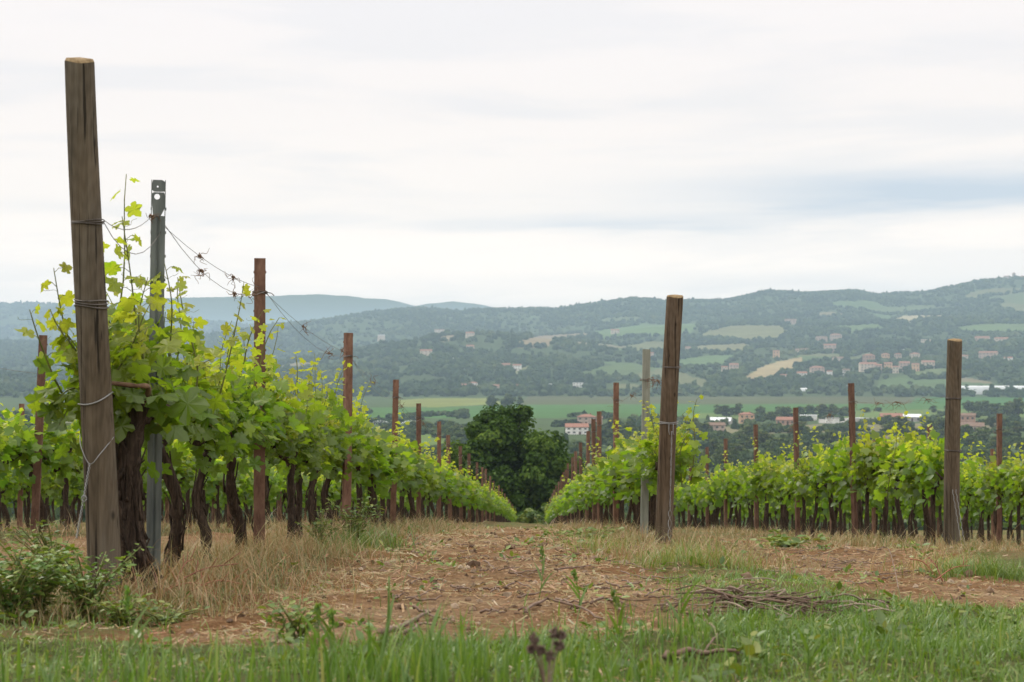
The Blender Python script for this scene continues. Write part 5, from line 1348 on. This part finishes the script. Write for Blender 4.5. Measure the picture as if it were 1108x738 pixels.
# low green weeds dotted over the bare soil
def weed_leaves(mb, c_, n, rx, rz_, size, g, age=(.2, .7), flat_=.5):
    d_ = unit(g.normal(size=(n, 3))); d_[:, 2] = np.abs(d_[:, 2]); p_ = np.array(c_) + d_ * (g.random(n) ** .5)[:, None] * np.array([rx, rx, rz_])
    place(LV4, LF4, p_, d_ * (1, 1, .3) + g.normal(0, .3, (n, 3)), np.stack([d_[:, 0] * .5, d_[:, 1] * .5, np.full(n, flat_ + .4)], -1) + g.normal(0, .3, (n, 3)), size * g.uniform(.6, 1.3, n), mb, g.uniform(*age, n))
LV4 = np.array([(0, 0, 0), (.22, .22, .03), (.30, .5, .02), (.18, .8, -.04), (0, 1.05, -.1), (-.18, .8, -.04), (-.30, .5, .02), (-.22, .22, .03)]); LF4 = [np.array([[0, 1, 2, 3], [0, 3, 4, 5], [0, 5, 6, 7]])]
wmb_ = MB()
for _ in range(300):
    y = 4.2 * (26 / 4.2) ** g.random(); x = ROWDIR * y + (g.uniform(-1.6, 1.1) if g.random() < .6 else g.uniform(1.2, 4.4)); z = gz(x, y); s = g.uniform(.5, 1.3) * np.clip(y / 8, .8, 1.6)
    weed_leaves(wmb_, (x, y, z + .005), int(g.integers(5, 14)), .045 * s, .035 * s, .032 * s, g, (.3, 1.0))
tag(wmb_.build('ground_weeds', M['weed_leaf'], smooth=False), 'small green weeds dotted over the soil', 'weeds', kind='stuff')
wmc = MB()
for _ in range(130):
    y = g.uniform(3.6, 6.2); x = g.uniform(-.40, .40) * y
    if float(turfmask(np.array([x]), np.array([y]))[0]) < .5: continue
    s = g.uniform(.6, 1.4); weed_leaves(wmc, (x, y, gz(x, y) + .01), int(g.integers(6, 18)), .05 * s, .05 * s, .03 * s, g, (.2, 1.0))
tag(wmc.build('clover', M['weed_leaf'], smooth=False), 'low broad leaved weeds between the grass blades', 'weeds', kind='stuff')
# bushy weeds: things
def bush(px, py, y, w_, h_, nl, size, label, stems=9, dry=0.0, cat='weed', name='weed_bush', age=(.2, 1.0)):
    nl = int(nl * 1.8); size *= .72; stems = int(stems * 1.4)
    b0 = at(px, py, y); b0[2] = gz(b0[0], y); root = empty(name, tuple(b0)); gg = np.random.default_rng(int(px * 3 + py)); sm = MB(); lm = MB()
    for k in range(stems):
        a = gg.uniform(0, 6.28); e = np.array([math.cos(a) * w_ / 2 * gg.uniform(.3, 1), math.sin(a) * w_ / 2 * gg.uniform(.3, 1), h_ * gg.uniform(.55, 1.05)])
        P = polyline([(gg.normal() * .03, gg.normal() * .03, -.02), e * (.35, .35, .55), e], 9); tube(sm, P, np.linspace(.005, .0016, 9), 5); m_ = nl // stems; f_ = gg.uniform(.04, 1, m_)
        Q_ = np.stack([np.interp(f_, np.linspace(0, 1, 9), P[:, i_]) for i_ in range(3)], -1); an = gg.uniform(0, 6.28, m_); o_ = np.stack([np.cos(an), np.sin(an), gg.uniform(-.3, .5, m_)], -1)
        place(LV4, LF4, Q_ + o_ * .02, o_, np.stack([o_[:, 0] * .3, o_[:, 1] * .3, np.ones(m_)], -1) + gg.normal(0, .3, (m_, 3)), size * gg.uniform(.5, 1.3, m_), lm, gg.uniform(age[0], age[1], m_))
    sm.build('stems', M['cane'] if dry else M['stem'], root); lm.build('leaves', M['weed_leaf'], root, smooth=False); tag(root, label, cat, 'weeds round the left post')
bush(38, 640, 5.75, .46, .30, 520, .042, 'bushy green weed at the left edge below the tall post', 16)
bush(8, 650, 5.5, .40, .26, 380, .042, 'leafy weed cut by the left edge', 12)
bush(95, 655, 5.6, .42, .26, 420, .038, 'green weed in front of the tall wooden post foot', 14, age=(.2, .9))
bush(130, 665, 5.4, .28, .11, 170, .034, 'low green weed right of the tall post foot', 9, age=(.4, 1.1))
bush(178, 668, 5.4, .30, .07, 120, .032, 'low spreading weed below the grey steel post', 12)
bush(60, 600, 7.0, .5, .34, 420, .04, 'tall weed behind the bushy one at left edge', 14, age=(.3, 1.0))
bush(385, 600, 12.2, .5, .38, 300, .05, 'dark green weed clump under the second rusty post', 14)
bush(345, 600, 11.2, .4, .28, 200, .045, 'smaller weed clump left of the second rusty post', 10)
bush(640, 585, 15.5, .7, .16, 200, .08, 'leafy weed at the foot of the right row beside the path', 12, age=(.4, 1))
bush(850, 588, 15.3, .9, .11, 110, .11, 'broad leaved weed at the near end of the third row', 10, age=(.5, 1))
bush(320, 690, 4.5, .25, .12, 120, .035, 'small clover like weed in the front grass', 8)
# grass tussocks: things
def tussock(px, py, y, w_, h_, n, label, age=(.0, .6), mtl='grass', wd=.005):
    b0 = at(px, py, y); b0[2] = gz(b0[0], y); gg = np.random.default_rng(int(px + py * 5)); mb = MB(); P = np.stack([gg.normal(0, w_ * .3, n), gg.normal(0, w_ * .3, n), np.full(n, -.01)], -1)
    h_ = h_ * .62; P[:, 2] = ground(P[:, 0] + b0[0], P[:, 1] + b0[1]) - b0[2] - .01
    blade_strip(mb, P, h_ * gg.uniform(.3, 1.25, n), gg.uniform(.6, 1.2, n) * wd, gg.uniform(.2, 1.3, n), gg.uniform(age[0], age[1], n), gg, 4); o = mb.build('grass_tussock', M[mtl]); o.location = b0
    tag(o, label, 'grass tuft', 'grass tussocks along the row ends')
tussock(400, 600, 11.8, .5, .36, 420, 'green grass tussock between second and third rusty posts', (.0, .7), wd=.007)
tussock(360, 610, 10.8, .5, .26, 300, 'shorter mixed tussock left of the path edge', (.3, 1), wd=.006)
tussock(755, 615, 9.6, .7, .34, 620, 'pale tussock of mixed grass in front of the split wooden post', (.35, 1), wd=.005)
tussock(735, 618, 10.2, .5, .26, 300, 'straw coloured tussock at the foot of the split post', (.5, 1), wd=.005)
tussock(1062, 612, 10.8, .6, .34, 700, 'bright green tussock right of the third wooden post', (.1, .65), wd=.006)
tussock(1095, 615, 10.5, .6, .30, 500, 'green tussock at the right edge of the frame', (.1, .6), wd=.006)
tussock(1035, 608, 12, .5, .30, 360, 'dry tussock at the foot of the third wooden post', (.5, 1), wd=.006)
tussock(655, 600, 12.6, .5, .26, 300, 'dry tussock under the near end of the right row', (.5, 1), wd=.005)
tussock(225, 620, 7.4, .5, .24, 380, 'dry tussock under the second vine of left row', (0.1, 1), 'straw', .004)
tussock(300, 615, 9.4, .5, .26, 380, 'dry tussock at the foot of the first rusty post', (0.1, 1), 'straw', .004)
tussock(125, 640, 6.4, .4, .22, 260, 'dry tussock at the foot of the tall wooden post', (.2, 1), 'straw', .004)
tussock(920, 604, 15.5, .8, .30, 420, 'dry tussock below the tilted rusty post', (.1, .9), 'straw', .006)
for px_, py_, y_, w2_, h2_, lab in [(200, 625, 7.0, .6, .34, 'rusty dry tussock just right of the grey steel post'), (255, 622, 8.2, .6, .32, 'rusty dry tussock before the first rusty post'), (215, 650, 6.1, .6, .26, 'low rusty tussock at the edge of the grass on the left'), (330, 605, 10.4, .5, .30, 'rusty dry tussock after the first rusty post'), (150, 650, 6.1, .4, .26, 'rusty tussock under the gnarled old trunk'), (700, 615, 11.4, .6, .34, 'rusty tussock left of the split post foot'), (775, 622, 9.6, .6, .30, 'rusty tussock beside the pale mixed tussock'), (1005, 620, 11.0, .6, .32, 'rusty tussock left of the third wooden post foot'), (30, 600, 8.5, .7, .34, 'rusty dry tussock behind the left edge weeds')]:
    tussock(px_, py_, y_, w2_, h2_ * 1.2, 190, lab, (.35, 1.1), 'straw', .0042)
# fallen reddish stems
for k, (xa_, ya_, xb_, yb_, yy, lab) in enumerate([(180, 640, 258, 610, 6.7, 'longest red dead stem lying right of grey steel post'), (170, 648, 232, 640, 6.2, 'low red dead stem below the long one'), (190, 630, 210, 605, 6.8, 'upright red stem by the grey steel post'), (205, 640, 262, 632, 6.5, 'red stem lying in dry grass'), (92, 630, 82, 600, 6.0, 'short red stem left of the tall post foot'),
                                               (985, 605, 1012, 632, 9.5, 'red stem in the grass by the third wooden post'), (1012, 628, 1050, 612, 9.4, 'red stem crossing below the third wooden post'), (1020, 632, 1006, 606, 9.6, 'upright red stem near the third wooden post')]):
    A = at(xa_, ya_, yy); B = at(xb_, yb_, yy + .1); A[2] = max(A[2], gz(A[0], yy) + .01); B[2] = max(B[2], gz(B[0], yy) + .03)
    mb = MB(); tube(mb, polyline([A * 0, (B - A) * .5 + (0, 0, .03), B - A], 8), np.linspace(.0045, .0018, 8), 5, a=rng.random())
    for q in (.4, .6, .8): tube(mb, [(B - A) * q + (0, 0, .02), (B - A) * (q + .12) + (rng.normal() * .03, rng.normal() * .03, .06)], .0018, 4, a=.3)
    o = mb.build('dead_stem', M['red_stem']); o.location = A; tag(o, lab, 'dead stem', 'reddish dead stems')
# sticks and prunings
def stick(pts, y, r, label, lift=.012, mtl='stick'):
    P = []
    for (px, py) in pts:
        x_, dy_, dz_ = ray(px, py)          # where that line of sight meets the ground
        rr_ = np.linspace(2.8, 16, 500); zz = ground(x_ / dy_ * rr_, rr_); k_ = np.argmax(zz > dz_ / dy_ * rr_); Yq = rr_[k_] if (zz > dz_ / dy_ * rr_).any() else y
        P.append((x_ / dy_ * Yq, Yq, gz(x_ / dy_ * Yq, Yq) + lift + rng.uniform(0, .012)))
    P = np.array(P); c_ = P[0].copy(); mb = MB(); Q_ = polyline(P - c_, 12); Q_ += rng.normal(0, .003, Q_.shape); tube(mb, Q_, np.linspace(r, r * .55, 12), 6, .06); o = mb.build('stick', M[mtl]); o.location = c_; tag(o, label, 'stick', 'cut vine prunings on the ground')
stick([(640, 658), (655, 652), (668, 660), (672, 672)], 5, .006, 'pale curved stick between grass and soil')
stick([(764, 680), (775, 690), (772, 704), (762, 712)], 4.4, .005, 'pale hooked twig in the grass right of centre')
stick([(568, 668), (590, 655), (625, 662), (650, 676)], 5, .006, 'dark arched stick at the path edge')
stick([(720, 718), (755, 712), (800, 714)], 4, .009, 'dark thick stick low in the right grass')
stick([(415, 695), (440, 684), (462, 668)], 4.6, .010, 'dark cut branch left of the path at the grass edge')
stick([(440, 690), (455, 682), (470, 686)], 4.6, .006, 'short dark twig beside the cut branch')
stick([(545, 640), (560, 634), (575, 640)], 6, .005, 'brown twig in the middle of the path')
stick([(600, 620), (640, 616)], 7, .006, 'straight brown stick across the path')
stick([(525, 612), (535, 620)], 7.5, .006, 'tiny pale stick left of the path centre')
stick([(545, 605), (549, 612)], 8, .006, 'tiny pale upright stick on the path')
for k in range(80):
    px = rng.uniform(420, 720) if k % 3 else rng.uniform(820, 1000); py = rng.uniform(588, 672) if k % 3 else rng.uniform(592, 632); a = rng.uniform(-.5, .5); L_ = rng.uniform(10, 40)
    stick([(px, py), (px + L_ * .5, py + L_ * a * .3 + rng.normal() * 1.5), (px + L_, py + L_ * a * .5)], 7, rng.uniform(.0025, .0055), 'thin brown pruning twig lying on the bare soil')
# heap of prunings in the right grass
hp = empty('prunings_heap', tuple(at(812, 664, 5.6))); hp.location.z = gz(hp.location.x, 5.6); mb = MB()
for _ in range(150):
    c_ = np.array([rng.normal() * .19, rng.normal() * .13, 0]); hgt = .07 * math.exp(-(c_[0] / .3) ** 2) * rng.random() + .01; a = rng.normal(0, .85) + (PI if rng.random() < .5 else 0); L_ = rng.uniform(.05, .22); d_ = np.array([math.cos(a), math.sin(a) * .8, rng.normal(0, .12)])
    q = c_ + (0, 0, hgt); tube(mb, polyline([q - d_ * L_ / 2, q + rng.normal(0, .012, 3), q + d_ * L_ / 2], 6), np.linspace(.0042, .0018, 6) * rng.uniform(.5, 1.3), 5)
mb.build('twigs', M['stick'], hp); tag(hp, 'heap of brown vine prunings in the grass right of the path', 'twig heap')
# tall seeding grass stalks in front
def stalk(px0, py0, px1, py1, y, label, head=True, mtl='grass', wd=.004):
    A = at(px0, py0, y); A[2] = min(A[2], gz(A[0], y)); B = at(px1, py1, y); root = empty('grass_stalk', tuple(A)); mb = MB(); P = polyline([A * 0, (B - A) * .5 + (.01, 0, 0), B - A], 9); tube(mb, P, np.linspace(wd * .5, wd * .22, 9), 5, a=.35); mb.build('stem', M[mtl], root)
    gg = np.random.default_rng(int(px0)); lb = MB(); n = 3
    for k in range(n):
        q = P[2 + k]; a = gg.uniform(0, 6.28); t_ = np.linspace(0, 1, 6)[:, None]; S_ = q + t_ * np.array([math.cos(a) * .06, math.sin(a) * .04, .10]) - t_ ** 2 * np.array([0, 0, .03]); w2 = (.0045 * (1 - t_ ** 2) + .0004)
        V = np.concatenate([S_ - w2 * (1, 0, 0), S_ + w2 * (1, 0, 0)]); i_ = np.arange(5); lb.add(V, np.stack([i_, i_ + 6, i_ + 7, i_ + 1], -1), .3)
    lb.build('blades', M[mtl], root)
    if head:
        hb_ = MB(); n = 40; f_ = gg.uniform(.72, 1.0, n); Q_ = np.stack([np.interp(f_, np.linspace(0, 1, 9), P[:, i_]) for i_ in range(3)], -1) + gg.normal(0, .004, (n, 3)); place(BV, BF, Q_, np.stack([gg.normal(0, .3, n), gg.normal(0, .3, n), np.ones(n)], -1), gg.normal(size=(n, 3)), .012, hb_, gg.uniform(.2, .7, n)); hb_.build('seed_head', M[mtl], root)
    tag(root, label, 'grass stalk', 'tall grass stalks in front')
stalk(408, 700, 421, 624, 3.7, 'tall green grass stalk left of the path centre', False, wd=.009)
stalk(470, 710, 452, 640, 3.6, 'grass stalk leaning left beside the tall one', False)
stalk(583, 650, 586, 592, 6.2, 'dark green stalk standing in the path')
stalk(627, 665, 620, 618, 5.6, 'leaning green stalk right of the path centre')
stalk(735, 690, 732, 610, 4.4, 'tall thin blade in front of the split wooden post', False)
stalk(338, 700, 343, 655, 3.8, 'short stalk in the left grass'); stalk(356, 705, 358, 660, 3.8, 'stalk right of the short one in left grass')
stalk(136, 715, 137, 636, 3.8, 'thin stalk in front of the left weeds'); stalk(873, 720, 868, 682, 4.0, 'single broad blade in the right grass', False, wd=.008)
stalk(668, 690, 664, 640, 4.2, 'thin stalk right of the dead flower')
# withered flower heads, out of focus close to the camera
A = at(592, 738, 2.75); fl = empty('withered_flower', tuple(A)); fl.location.z = gz(A[0], 2.75); zb = A[2] - fl.location.z; mb = MB()
hd = [(-.022, .075), (.012, .085), (.020, .062), (-.012, .055), (.004, .045), (-.026, .058), (.024, .080)]
zt0 = zb
for hx_, hz_ in hd: tube(mb, polyline([(0, 0, 0), (.0, 0, zt0 * .7), (hx_ * .5, 0, zt0 + hz_ * .4), (hx_, 0, zt0 + hz_)], 9), .0016, 5)
mb.build('stems', M['stick'], fl)
for hx_, hz_ in hd:
    hb_ = MB(); n = 46; d_ = unit(rng.normal(size=(n, 3))); place(BV, BF, np.array([hx_, 0, zt0 + hz_]) + d_ * .006, d_, rng.normal(size=(n, 3)), rng.uniform(.006, .012, n), hb_); hb_.build('flower_head', M['dead_flower'], fl, smooth=False)
tag(fl, 'withered brown flower heads blurred close to the camera', 'flower')
